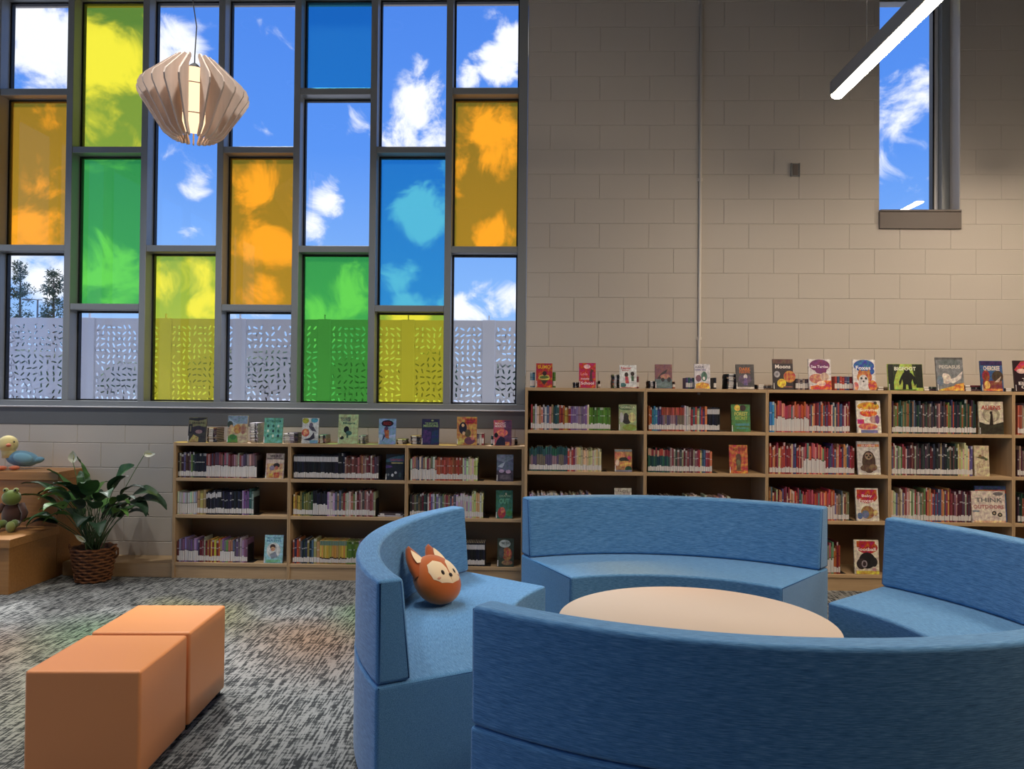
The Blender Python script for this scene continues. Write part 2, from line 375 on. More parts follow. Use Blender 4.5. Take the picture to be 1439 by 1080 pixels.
for i, (tr, cols) in enumerate(COLS):
    xl = MR[i]; xr = MR[i+1]-MW if i+1 < len(MR) else -.135
    zs = [4.79]
    for t in tr:
        fr('transom', xl, xr, WY, GY, *TR[t]); zs += [TR[t][1], TR[t][0]]
    zs.append(1.385)
    for k, c in enumerate(cols):
        zt, zb = zs[2*k], zs[2*k+1]
        p = MB(); p.add([(xl, GY, zb), (xr, GY, zb), (xr, GY, zt), (xl, GY, zt)], [(0, 1, 2, 3)], mi=0)
        p.add([(xl, GY+.012, zb), (xr, GY+.012, zb), (xr, GY+.012, zt), (xl, GY+.012, zt)], [(3, 2, 1, 0)], mi=1)
        p.build('pane', [GN[c], 'glass_clear'], win)
        g = MB(); w_ = .013
        for a in ((xl, xl+w_, zb, zt), (xr-w_, xr, zb, zt), (xl+w_, xr-w_, zb, zb+w_), (xl+w_, xr-w_, zt-w_, zt)): g.box(a[0], a[1], GY-.012, GY+.03, a[2], a[3])
        g.build('gasket', 'gasket', win)
# ------------------------------------------------------------------ the narrow high window
win2 = thing('window_2', None, None, kind='structure')
def fr2(name, x0, x1, y0, y1, z0, z1, m='frame_metal'): return MB().cbox(x0, x1, y0, y1, z0, z1, .003).build(name, m, win2)
fr2('jamb', 3.385, WX1, 6.345, 6.47, WZ0, WZ1); fr2('jamb', WX0, WX0+.03, 6.345, 6.47, WZ0, WZ1)
fr2('stop', 3.35, 3.385, 6.40, 6.45, WZ0, WZ1, 'screen_metal'); fr2('gasket', 3.335, 3.35, 6.39, 6.45, WZ0, WZ1, 'gasket')
fr2('transom', WX0+.03, 3.385, 6.36, 6.45, 4.785, 4.85)
fr2('sill', WX0, WX1, WY-.03, 6.45, WZ0-.012, WZ0+.004, 'sill_bronze'); fr2('apron', WX0-.005, WX1+.005, WY-.02, WY+.004, 2.84, WZ0-.012, 'sill_bronze')
for z0, z1, c in ((WZ0, 4.785, 'c'), (4.85, WZ1, 'y')):
    p = MB(); p.add([(WX0+.03, 6.42, z0), (3.335, 6.42, z0), (3.335, 6.42, z1), (WX0+.03, 6.42, z1)], [(0, 1, 2, 3)], mi=0)
    p.add([(WX0+.03, 6.432, z0), (3.335, 6.432, z0), (3.335, 6.432, z1), (WX0+.03, 6.432, z1)], [(3, 2, 1, 0)], mi=1)
    p.build('pane', [GN[c], 'glass_clear'], win2)

# conduit and wall box
cd = thing('electrical_conduit', 'thin painted vertical pipe running up the block wall above the tall bookcases', 'pipe', (1.352, WY-.016, 1.5))
MB().tube([(0, 0, -.02), (0, 0, .42), (.004, .002, .46), (.004, .002, CEIL-1.52)], .0115, 10).build('pipe', 'conduit_paint', cd)
for z in (.44, 1.74, 3.2): MB().box(-.02, .022, .004, .0155, z-.012, z+.012).build('clamp', 'conduit_paint', cd)
bx = thing('wall_box', 'small empty metal electrical box on the wall left of the narrow window', 'electrical box', (2.126, WY, 3.32))
bo = MB(); bo.box(-.032, .032, -.012, -.002, -.052, .052); bo.build('back_box', 'steel', bx)
MB().box(-.02, .02, -.0165, -.0125, -.044, .044).build('cover_plate', 'sill_bronze', bx)
for s in (-1, 1): MB().box(.033*s-.003, .033*s+.003, -.02, -.001, -.055, .055).build('flange', 'steel', bx)

# ------------------------------------------------------------------ lamps
def linear_light(x, y1, y0, z, label):
    t = thing('linear_light', label, 'ceiling light', (x, y1, z), group='linear lights hung in rows')
    n = 10; h = .042
    prof = [(-h, .05), (-h, -.02)]; body = MB()
    L = y0-y1   # negative, runs towards the camera
    body.box(-h, h, L, -.03, -.018, .075)
    body.box(-h, h, -.03, 0, -.012, .075)
    bev(body.build('housing', 'fixture_grey', t), .006, 2)
    d = MB(); pts = [(h*.86*cos(a), -.012-.02*sin(a)) for a in [pi*k/8 for k in range(9)]]
    vs = [(px, y, pz-.008) for y in (-.012, L+.01) for px, pz in pts]
    m = len(pts); d.add(vs, [(k, k+1, m+k+1, m+k) for k in range(m-1)] + [tuple(range(m))[::-1], tuple(range(m, 2*m))], sm=False)
    d.build('diffuser', 'led_diffuser', t)
    for f_ in (.12, .5, .88):
        c = MB().tube([(0, L*f_, .075), (0, L*f_, CEIL-z)], .002, 6); c.build('suspension_cable', 'steel', t)
linear_light(1.915, 4.83, 1.2, 3.40, 'long slim suspended light with glowing underside crossing the narrow window')
linear_light(3.75, 5.45, 1.2, 3.40, 'suspended linear light beyond the right edge, mirrored in the narrow window')

# spot lamps added out of view to brighten the left side of the room
FILL_POWER = 130
def fillspot(x, y, label, pw):
    t = thing('added_fill_spot', label, 'ceiling light', (x, y, CEIL), group='added fill lamps out of view at the ceiling')
    MB().lathe([(.125, -.012), (.125, 0), (.10, 0), (.10, -.012), (.125, -.012)], 28, caps=False).build('trim_ring', 'fixture_grey', t)
    l = bpy.data.lights.new('fill_source', 'SPOT'); l.energy = FILL_POWER*pw; l.color = (1, .965, .91); l.spot_size = R(86); l.spot_blend = .55; l.shadow_soft_size = .09
    lo = bpy.data.objects.new('fill_source', l); C.objects.link(lo); lo.parent = t; lo.location = (0, 0, -.02)
dn = ['by the window wall', 'over the orange cubes', 'near the viewer', 'behind the viewer']
for i, x in enumerate((-4.8, -3.2, -1.6)):
    for j, y in enumerate((4.3, 2.7, 1.1, -.5)): fillspot(x, y, f"added out-of-view ceiling downlight {dn[j]}, {['left', 'middle', 'right'][i]} row", (2.0, .6, .4, .4)[j])

pend = thing('pendant_lamp', 'pale faceted pendant lamp of radiating wooden fins with a warm glowing core', 'pendant lamp', (-2.30, 5.0, 3.43), (0, 0, 0))
prof = [(r*.95, z*.96) for r, z in [(.105, .285), (.14, .283), (.355, .085), (.372, .045), (.366, .01), (.205, -.235), (.155, -.272), (.105, -.28)]]
NF = 24; VIEW = math.atan2(-5.0, 2.30)
for k in range(NF):
    if k == 0: continue          # the slot where one fin is left out shows the core
    a = 2*pi*k/NF + VIEW
    fm = MB(); th = .0055
    ring = [(r, z) for r, z in prof] + [(.10, -.255), (.15, -.19), (.15, .19), (.10, .255)]
    vs = [(r, s*th, z) for s in (-1, 1) for r, z in ring]; n = len(ring)
    fm.add(vs, [tuple(range(n)), tuple(range(2*n-1, n-1, -1))] + [(i, n+i, n+(i+1) % n, (i+1) % n) for i in range(n)])
    if k == 1: fin_me = fm.mesh('fin', 'pale_veneer')
    link('fin', fin_me, pend, (0, 0, 0), (0, 0, a))
MB().lathe([(.078, -.20), (.078, .20)], 28).build('glow_tube', 'lamp_glow', pend)
for z in (.07, -.13): MB().tube([(.152*cos(2*pi*k/28), .152*sin(2*pi*k/28), z) for k in range(28)], .004, 6, closed=True).build('ring', 'pale_veneer', pend)
for k in range(3):
    a = 2*pi*k/3-pi/2; MB().tube([(.10*cos(a), .10*sin(a), .25), (.10*cos(a), .10*sin(a), -.27)], .0025, 6).build('rod', 'cord', pend)
cv = Matrix.Rotation(R(7), 4, 'Y').inverted()
MB().tube([(0, 0, .2), (0, 0, .3), (.01, .0, .5), (-.2, -.15, CEIL-3.45)], .004, 6).build('cord', 'cord', pend)
MB().lathe([(.078, .2005), (.078, .206), (.03, .212), (.03, .235), (.012, .25)], 20).build('socket', 'cord', pend)

# ------------------------------------------------------------------ bookcases
ML = .9244
LX = [-2.8315+ML*i for i in range(4)]; LYF = 5.886; LYB = WY-.004
RXs = [-.0588+ML*i for i in range(6)]; RYF = 5.809; RYB = WY-.004
LSH = [.122, .497, .787]; RSH = [.124, .528, .879, 1.197]      # upper faces of the shelves
LTOP, RTOP = 1.067, 1.524
def bookcase(x0, x1, yf, yb, H, shelves, label, endL, endR, grp):
    t = thing('bookcase', label, 'bookcase', ((x0+x1)/2, yf, 0), group=grp); hw = (x1-x0)/2-.0006
    tl = .022 if endL else .0115; tr = .022 if endR else .0115; d = yb-yf
    bev(MB().box(-hw, -hw+tl, 0, d, 0, H).build('side_panel', 'maple_panel', t), .0015, 1)
    bev(MB().box(hw-tr, hw, 0, d, 0, H).build('side_panel', 'maple_panel', t), .0015, 1)
    bev(MB().box(-hw+tl, hw-tr, 0.001, d, H-.026, H-.001).build('top_panel', 'maple', t), .0015, 1)
    for z in shelves: bev(MB().box(-hw+tl, hw-tr, .003, d-.012, z-.025, z).build('shelf', 'maple', t), .0015, 1)
    MB().box(-hw+tl, hw-tr, d-.011, d, .0, H-.027).build('back_panel', 'maple_back', t)
    MB().box(-hw+tl, hw-tr, .012, .03, 0, shelves[0]-.0255).build('kick_board', 'maple', t)
    return t
ordl = ['leftmost', 'middle', 'rightmost']
for i in range(3): bookcase(LX[i], LX[i+1], LYF, LYB, LTOP, LSH, ['low maple bookcase nearest the potted plant, three shelves of books', 'low maple bookcase in the middle of the three under the window', 'low maple bookcase under the window, touching the tall bookcases'][i], i == 0, i == 2, 'low bookcases under the window')
for i in range(5): bookcase(RXs[i], RXs[i+1], RYF, RYB, RTOP, RSH, ['tall maple bookcase nearest the coloured window, with a block of green spines', 'tall maple bookcase with an orange book facing out', 'tall maple bookcase behind the gap between two blue sofas, sloth book inside', 'tall maple bookcase under the narrow high window', 'tall maple bookcase cut off by the right picture edge'][i], i == 0, i == 4, 'tall bookcases along the wall')
pl = bev(MB().box(-3.715, LX[0]-.002, 5.90, LYB, 0, .108).build('floor_plinth', 'maple'), .003, 1)
tag(pl, 'low wooden plinth along the wall between plant basket and low bookcase', 'plinth')

# ------------------------------------------------------------------ library books
PAL = dict(
 mixdark=[(38, 62, 66), (52, 78, 58), (72, 62, 48), (110, 120, 84), (96, 84, 118), (40, 44, 66), (120, 60, 72), (150, 140, 130), (60, 40, 44)],
 maroon=[(120, 66, 72), (140, 96, 98), (92, 40, 48), (150, 130, 126), (80, 70, 80), (170, 150, 140)],
 white=[(190, 184, 188), (176, 172, 180), (200, 196, 190), (170, 160, 176)],
 navy=[(34, 38, 56), (28, 32, 46), (44, 46, 70), (30, 30, 36)],
 tan=[(168, 146, 96), (180, 156, 110)],
 bluegreen=[(62, 120, 150), (50, 100, 96), (120, 150, 160), (80, 70, 120)],
 purple=[(110, 84, 128), (96, 80, 110), (150, 140, 170), (120, 100, 120)],
 warm=[(150, 72, 52), (180, 96, 52), (120, 44, 48), (196, 164, 74), (150, 110, 60)],
 black=[(30, 30, 34), (24, 26, 32), (36, 40, 54), (30, 34, 44)],
 brown=[(110, 66, 60), (92, 54, 56), (140, 84, 76), (84, 60, 62), (150, 110, 100)],
 green=[(86, 128, 52), (96, 138, 58), (78, 118, 46)],
 yellow=[(198, 166, 84), (188, 156, 74), (206, 176, 96)],
 teal=[(44, 84, 82), (38, 70, 72), (56, 94, 88)],
 brick=[(164, 82, 66), (150, 70, 58), (176, 96, 78)],
 cream=[(206, 194, 150), (196, 182, 130), (214, 206, 176)],
 mixlight=[(196, 180, 160), (150, 120, 100), (120, 110, 140), (180, 130, 120), (90, 100, 120), (200, 196, 180), (110, 130, 90), (150, 60, 70)],
 violet=[(132, 108, 142), (140, 118, 146), (124, 100, 132)],
 sky=[(70, 132, 180)],
 pink=[(180, 76, 90), (196, 108, 104), (160, 60, 74), (204, 150, 130), (110, 140, 120), (190, 90, 60)],
 red=[(150, 52, 58), (176, 72, 64), (120, 40, 50), (196, 130, 90), (90, 70, 110), (204, 180, 150), (70, 90, 120), (140, 60, 80)],
 forest=[(40, 66, 58), (60, 90, 70), (34, 48, 56), (110, 120, 70), (70, 50, 66), (160, 84, 60), (90, 110, 120), (50, 54, 80), (130, 116, 84)],
 dusk=[(60, 48, 62), (80, 58, 66), (48, 54, 66), (110, 90, 80), (90, 40, 50), (56, 70, 66), (150, 130, 110), (40, 40, 48)],
 white2=[(200, 190, 170), (216, 206, 196), (180, 160, 120), (150, 110, 90), (196, 170, 160)])
def cname(c):
    r, g, b = c; mx, mn = max(c), min(c)
    if mx < 66 and mx-mn < 26: return 'black'
    if mx-mn < 26: return 'white' if mx > 165 else 'grey'
    if mn > 145: return 'cream'
    d = 'dark ' if mx < 100 else ''
    if r == mx:
        if g > .78*r and b < .8*r: n = 'yellow' if r > 150 else 'olive'
        elif g > b+22: n = 'orange' if r > 145 and b < .62*r else 'brown'
        elif b > g+24 and b > .75*r: n = 'purple'
        else: n = 'red' if g < .62*r else 'pink' if r > 150 else 'brown'
    elif g == mx: n = 'green' if b < .88*g else 'teal'
    else: n = 'purple' if r > g+6 else 'blue'
    return d+n
# bank, case, shelf, px from, px to, height, [(px end, palette, height factor, style)]
ROWS = [
 ('L', 0, 2, 248, 360, .195, [(275, 'mixdark', 1, 0), (288, 'black', .98, 0), (322, 'maroon', .98, 1), (360, 'maroon', .97, 1)]),
 ('L', 0, 1, 248, 358, .185, [(276, 'white', .95, 1), (286, 'tan', 1.02, 0), (310, 'navy', 1, 2), (338, 'navy', 1, 0), (350, 'purple', .98, 0), (358, 'bluegreen', 1.05, 0)]),
 ('L', 0, 0, 245, 350, .185, [(250, 'brown', .9, 0), (278, 'purple', 1, 1), (288, 'maroon', 1, 0), (310, 'warm', .97, 0), (330, 'mixlight', .98, 1), (350, 'purple', .98, 0)]),
 ('L', 1, 2, 411, 532, .190, [(474, 'black', 1, 2), (483, 'black', 1.08, 0), (508, 'brown', .96, 0), (532, 'maroon', .97, 0)]),
 ('L', 1, 1, 409, 528, .190, [(420, 'warm', .9, 0), (440, 'forest', .95, 0), (458, 'navy', 1, 1), (470, 'white', .96, 0), (500, 'mixlight', 1, 0), (528, 'maroon', 1.02, 0)]),
 ('L', 1, 0, 408, 566, .185, [(440, 'forest', 1, 0), (447, 'tan', 1, 0), (488, 'yellow', .98, 3), (503, 'green', .95, 0), (516, 'purple', 1, 0), (540, 'mixdark', 1.05, 0), (566, 'maroon', 1, 0)]),
 ('L', 2, 2, 576, 673, .180, [(612, 'mixlight', .98, 1), (650, 'brick', 1, 0), (655, 'white', 1, 0), (673, 'cream', .98, 0)]),
 ('L', 2, 1, 576, 681, .190, [(600, 'dusk', .95, 0), (640, 'mixlight', .93, 0), (662, 'white', .95, 2), (681, 'cream', 1.08, 0)]),
 ('L', 2, 0, 576, 684, .180, [(640, 'mixdark', 1, 0), (684, 'black', 1, 2)]),
 ('R', 0, 3, 745, 858, .188, [(776, 'mixlight', 1, 0), (784, 'teal', .98, 0), (800, 'warm', .98, 0), (820, 'violet', .97, 0), (826, 'mixlight', 1.04, 0), (858, 'green', .93, 0)]),
 ('R', 0, 2, 743, 846, .182, [(796, 'teal', 1, 4), (815, 'red', .97, 0), (846, 'cream', .97, 0)]),
 ('R', 0, 1, 744, 834, .175, [(800, 'white', 1, 0), (834, 'mixlight', 1.04, 0)]),
 ('R', 0, 0, 744, 850, .190, [(850, 'mixdark', 1, 0)]),
 ('R', 1, 3, 911, 1013, .188, [(916, 'warm', .98, 0), (929, 'bluegreen', .97, 0), (960, 'brick', .96, 4), (969, 'white', 1.06, 0), (992, 'red', .96, 0), (1013, 'black', .98, 2)]),
 ('R', 1, 2, 909, 1001, .180, [(941, 'teal', 1, 5), (952, 'mixdark', 1, 0), (978, 'maroon', .98, 0), (1001, 'red', .98, 0)]),
 ('R', 1, 1, 910, 1028, .168, [(960, 'mixdark', 1, 0), (1028, 'white2', 1.02, 0)]),
 ('R', 1, 0, 910, 1030, .190, [(1030, 'mixlight', 1, 0)]),
 ('R', 2, 3, 1081, 1195, .232, [(1088, 'sky', 1, 0), (1137, 'pink', .98, 1), (1170, 'red', .98, 0), (1195, 'red', .97, 0)]),
 ('R', 2, 2, 1081, 1203, .232, [(1130, 'red', .97, 0), (1160, 'pink', .97, 1), (1203, 'red', .95, 0)]),
 ('R', 2, 1, 1081, 1194, .235, [(1126, 'red', 1, 0), (1172, 'pink', .95, 1), (1194, 'mixlight', .92, 0)]),
 ('R', 2, 0, 1081, 1182, .225, [(1150, 'red', 1, 0), (1172, 'pink', 1, 1), (1182, 'warm', 1, 0)]),
 ('R', 3, 3, 1254, 1373, .245, [(1290, 'forest', .98, 0), (1330, 'dusk', .95, 0), (1373, 'forest', 1, 0)]),
 ('R', 3, 2, 1253, 1369, .240, [(1275, 'mixlight', .95, 0), (1345, 'dusk', .98, 0), (1362, 'cream', .98, 0), (1369, 'purple', .9, 0)]),
 ('R', 3, 1, 1253, 1366, .245, [(1300, 'mixlight', .98, 0), (1340, 'red', 1, 0), (1366, 'maroon', .95, 0)]),
 ('R', 3, 0, 1253, 1370, .240, [(1370, 'dusk', 1, 0)]),
 ('R', 4, 3, 1431, 1540, .235, [(1436, 'brick', .95, 0), (1450, 'maroon', 1, 0), (1540, 'red', .97, 0)]),
 ('R', 4, 2, 1431, 1545, .225, [(1545, 'dusk', 1, 0)]),
 ('R', 4, 1, 1431, 1540, .215, [(1445, 'forest', 1, 0), (1540, 'mixlight', 1, 0)]),
]
SHN = {'L': ['bottom', 'middle', 'top'], 'R': ['bottom', 'third', 'second', 'top']}
UNN = {'L': ['first low bookcase', 'second low bookcase', 'third low bookcase'], 'R': ['first tall bookcase', 'second tall bookcase', 'third tall bookcase', 'fourth tall bookcase', 'fifth tall bookcase']}
WHITE = lin((214, 210, 206)); PAGES = lin((214, 204, 184))
def book_geo(mb, M, t, d, h, col, style, rnd):
    """an upright book: spine to -y, x thickness, z height; M places it"""
    c = lin(col); dk = tuple(v*.45 for v in c); lt = tuple(min(1, v*.5+.35) for v in c)
    lz = rnd.uniform(.044, .056)
    if style == 0: bands = [(0, .012, c), (.012, lz, WHITE), (lz, h*.62, c), (h*.62, h*.66, lt if rnd.random() < .5 else dk), (h*.66, h*.9, c), (h*.9, h, rnd.choice((c, c, lt, dk)))]
    elif style == 1: bands = [(0, .01, c), (.01, h*.5, WHITE), (h*.5, h*.54, dk), (h*.54, h*.9, c), (h*.9, h, c)]
    elif style == 2: bands = [(0, .012, c), (.012, lz, WHITE), (lz, h*.72, c), (h*.72, h*.93, lin((196, 194, 196))), (h*.93, h, c)]
    elif style == 3: bands = [(0, .01, dk), (.01, lz*.8, WHITE), (lz*.8, lz, lin((70, 50, 40))), (lz, h*.8, c), (h*.8, h, lin((110, 136, 120)))]
    elif style == 4: bands = [(0, .012, c), (.012, lz, WHITE), (lz, h*.68, rnd.choice((lin((150, 120, 130)), lin((120, 110, 96)), lin((90, 80, 110))))), (h*.68, h, c)]
    else: bands = [(0, .012, c), (.012, lz, WHITE), (lz, h*.72, c), (h*.72, h, rnd.choice((lin((170, 70, 60)), lin((130, 50, 60)), lin((190, 150, 130)))))]
    e_ = min(.004, t*.25)
    for z0, z1, cc in bands:
        xs = [(0, e_), (e_, 0), (t-e_, 0), (t, e_)]
        vs = [M @ Vector((x, y, z)) for z in (z0, z1) for x, y in xs]
        mb.add(vs, [(k, k+1, k+5, k+4) for k in range(3)], cc)
    q = [(0, e_), (t, e_), (t, d), (0, d)]
    vs = [M @ Vector((x, y, z)) for z in (0, h) for x, y in q]
    mb.add(vs, [(1, 2, 6, 5), (3, 0, 4, 7)], c)
    mb.add(vs, [(2, 3, 7, 6)], PAGES)
    mb.add([M @ Vector(p) for p in ((e_, 0, h), (t-e_, 0, h), (t, e_, h), (0, e_, h))], [(0, 1, 2, 3)], c)
    k = min(.0025, t*.2)
    mb.add([M @ Vector(p) for p in ((0, e_, h), (k, e_, h), (k, d, h), (0, d, h))], [(0, 1, 2, 3)], c)
    mb.add([M @ Vector(p) for p in ((t-k, e_, h), (t, e_, h), (t, d, h), (t-k, d, h))], [(0, 1, 2, 3)], c)
    mb.add([M @ Vector(p) for p in ((k, e_, h-.004), (t-k, e_, h-.004), (t-k, d, h-.004), (k, d, h-.004))], [(0, 1, 2, 3)], PAGES)
BOOKS = []      # (area, builder args, label, group, loc)
def ordinal(n): return f"{n}{'th' if 10 <= n % 100 <= 20 else {1: 'st', 2: 'nd', 3: 'rd'}.get(n % 10, 'th')}"
rnd = random.Random(3)
ENDS = []
for (bank, u, sh, p0, p1, h0, segs) in ROWS:
    yf = (LYF if bank == 'L' else RYF)+.022; z = (LSH if bank == 'L' else RSH)[sh]
    py = 700
    xlo = (LX if bank == 'L' else RXs)[u]+.026
    X0 = max(at(p0, py, Y=yf).x, xlo); X1 = at(p1, py, Y=yf).x; xs = X0; n = 0
    ends = [(at(s_[0], py, Y=yf).x, s_) for s_ in segs]
    while True:
        seg = next((s_ for e_, s_ in ends if xs < e_-.004), segs[-1])
        t = rnd.uniform(.0115, .0185)
        if seg[1] in ('black', 'green', 'violet', 'yellow', 'brick'): t = rnd.uniform(.0125, .0145)
        if seg[1] in ('tan', 'sky'): t = .024
        if bank == 'R' and u >= 2: t *= .78
        if xs+t > X1: break
        col = rnd.choice(PAL[seg[1]]); col = tuple(max(10, min(235, int(v*rnd.uniform(.88, 1.12)))) for v in col)
        uniform = seg[1] in ('black', 'green', 'violet', 'yellow', 'brick', 'sky')
        h = h0*seg[2]*(1 if uniform else rnd.uniform(.92, 1.06) if not (bank == 'R' and u >= 2) else rnd.uniform(.86, 1.07))
        d = rnd.uniform(.13, .15) if h < .2 else rnd.uniform(.16, .19)
        n += 1; hid = (sh == 0 and bank == 'R') or (bank == 'R' and u == 4)
        vis = .3 if (bank == 'R' and u < 2 and sh <= 1) else 0 if hid and u != 2 else (.5 if sh == 0 else 1)
        BOOKS.append((t*h*vis*(1.05 if bank == 'R' else 1), (t-.0006, d, h, col, seg[3]), f"{cname(col)} library book, {ordinal(n)} from left, {SHN[bank][sh]} shelf, {UNN[bank][u]}",
                      f"books on the {SHN[bank][sh]} shelf of the {UNN[bank][u]}", (xs, yf+rnd.uniform(0, .006), z+.0005), 0, rnd.random()))
        xs += t
    ENDS.append((xs, yf, z, bank, u, sh))
# small piles and upright reserves behind the display books: bank, px from, px to, py top, kind, palette
PILES = [('L', 291, 304, 601, 's', 'dusk'), ('L', 351, 362, 594, 's', 'white'), ('L', 398, 413, 609, 's', 'white'), ('L', 404, 418, 608, 's', 'dusk'), ('L', 447, 457, 611, 's', 'mixlight'), ('L', 504, 512, 612, 's', 'mixlight'), ('L', 557, 570, 617, 's', 'mixdark'),
         ('L', 577, 590, 612, 's', 'dusk'), ('L', 667, 680, 609, 'u', 'mixlight'), ('L', 717, 727, 616, 's', 'dusk'), ('L', 690, 697, 612, 'u', 'teal'),
         ('R', 745, 752, 522, 'u', 'bluegreen'), ('R', 777, 781, 522, 'u', 'green'), ('R', 806, 811, 537, 's', 'navy'), ('R', 840, 844, 536, 'u', 'maroon'), ('R', 861, 870, 526, 's', 'forest'), ('R', 894, 898, 527, 'u', 'maroon'), ('R', 912, 922, 535, 's', 'black'), ('R', 945, 949, 536, 'u', 'forest'),
         ('R', 964, 976, 530, 'u', 'bluegreen'), ('R', 1003, 1007, 530, 'u', 'black'), ('R', 1022, 1036, 525, 's', 'dusk'), ('R', 1064, 1086, 540, 's', 'dusk'), ('R', 1118, 1138, 532, 'u', 'maroon'), ('R', 1173, 1201, 528, 'u', 'red'), ('R', 1232, 1249, 543, 's', 'dusk'), ('R', 1297, 1318, 543, 's', 'dusk'), ('R', 1355, 1382, 541, 's', 'dusk'), ('R', 1412, 1428, 545, 's', 'black')]
pn = 0
for (bank, p0, p1, pt, kind, pal) in PILES:
    y = (LYF if bank == 'L' else RYF)+.055; z0 = LTOP if bank == 'L' else RTOP
    a = at(p0, pt, Y=y); b = at(p1, pt, Y=y); H = max(.022, a.z-z0); pn += 1
    if kind == 's':
        n = max(2, round(H/.0135)); t = H/n
        for k in range(n):
            col = rnd.choice(PAL[pal]); w_ = b.x-a.x
            BOOKS.append((t*w_*1.5, (t-.0006, .15, w_, col, 0), f"{cname(col)} book lying {ordinal(k+1)} from below in {ordinal(pn)} pile on {'low' if bank == 'L' else 'tall'} bookcases", 'reserve piles on top of the bookcases', (a.x+rnd.uniform(-.002, .003), y+rnd.uniform(0, .01), z0+.0005+k*t), 1, rnd.random()))
    else:
        n = max(1, round((b.x-a.x)/.018)); t = (b.x-a.x)/n
        for k in range(n):
            col = rnd.choice(PAL[pal]); hh = H*rnd.uniform(.95, 1.0)
            BOOKS.append((t*hh*1.5, (t-.0006, .13, hh, col, 0), f"{cname(col)} book standing {ordinal(k+1)} in {ordinal(pn)} reserve group on {'low' if bank == 'L' else 'tall'} bookcases", 'reserve piles on top of the bookcases', (a.x+k*t, y, z0+.0005), 0, rnd.random()))
order = sorted(range(len(BOOKS)), key=lambda i: -BOOKS[i][0]); solo = set(order[:300])
rest = MB()
for i, (area, (t, d, h, col, st), label, grp, loc, lay, sd) in enumerate(BOOKS):
    r_ = random.Random(sd)
    if lay:   # lying book: spine to the room, turned on its side
        Mx = Matrix(((0, 0, 1, 0), (0, 1, 0, 0), (-1, 0, 0, t), (0, 0, 0, 1)))
    else: Mx = Matrix.Identity(4)
    if i in solo:
        mb = MB(); book_geo(mb, Mx, t, d, h, col, st, r_)
        tag(mb.build('library_book', 'book_cloth', None, loc), label, 'book', grp)
    else: book_geo(rest, Matrix.Translation(loc) @ Mx, t, d, h, col, st, r_)
ro = rest.build('library_books', 'book_cloth'); tag(ro, 'remaining rows of thin library books packed on the bookcase shelves', 'books', None, 'stuff')
# bookends
be = MB(); be.box(0, .003, 0, .12, 0, .15); be.box(0, .06, .0, .12, .0, .002); be_me = be.mesh('bookend', 'bookend_metal')
for (x, y, z, bank, u, sh) in ENDS:
    if (bank == 'R' and (u == 4 or (sh == 0 and u != 2))) or (bank, u, sh) in (('R', 3, 3), ('R', 3, 2), ('R', 3, 1), ('L', 1, 0), ('R', 2, 2)): continue
    t = thing('bookend', f"black metal bookend closing the {SHN[bank][sh]} row in the {UNN[bank][u]}", 'bookend', (x+.001, y+.01, z), group='black bookends')
    MB().box(0, .0025, 0, .12, 0, .14).build('upright_plate', 'bookend_metal', t); MB().box(.0025, .045, 0, .12, .0003, .0022).build('foot_plate', 'bookend_metal', t)

# ------------------------------------------------------------------ books shown cover-out
dg = None
def text_mesh(s, w, h, cx, cy, y, col, bold=.0):
    cu = bpy.data.curves.new('title', 'FONT'); cu.body = s; cu.align_x = 'CENTER'; cu.size = 1; cu.offset = bold; cu.resolution_u = 2
    o = bpy.data.objects.new('title', cu); C.objects.link(o); bpy.context.view_layer.update()
    me = bpy.data.meshes.new_from_object(o.evaluated_get(bpy.context.evaluated_depsgraph_get()))
    bpy.data.objects.remove(o); bpy.data.curves.remove(cu)
    xs = [v.co.x for v in me.vertices]; ys = [v.co.y for v in me.vertices]
    if not xs: return None
    x0, x1, y0, y1 = min(xs), max(xs), min(ys), max(ys)
    mb = MB()
    vs = [((v.co.x-(x0+x1)/2)/(x1-x0)*w+cx, y, (v.co.y-(y0+y1)/2)/(y1-y0)*h+cy) for v in me.vertices]
    fs = [tuple(p.vertices) for p in me.polygons]; mb.add(vs, fs, lin(col)); bpy.data.meshes.remove(me)
    return mb
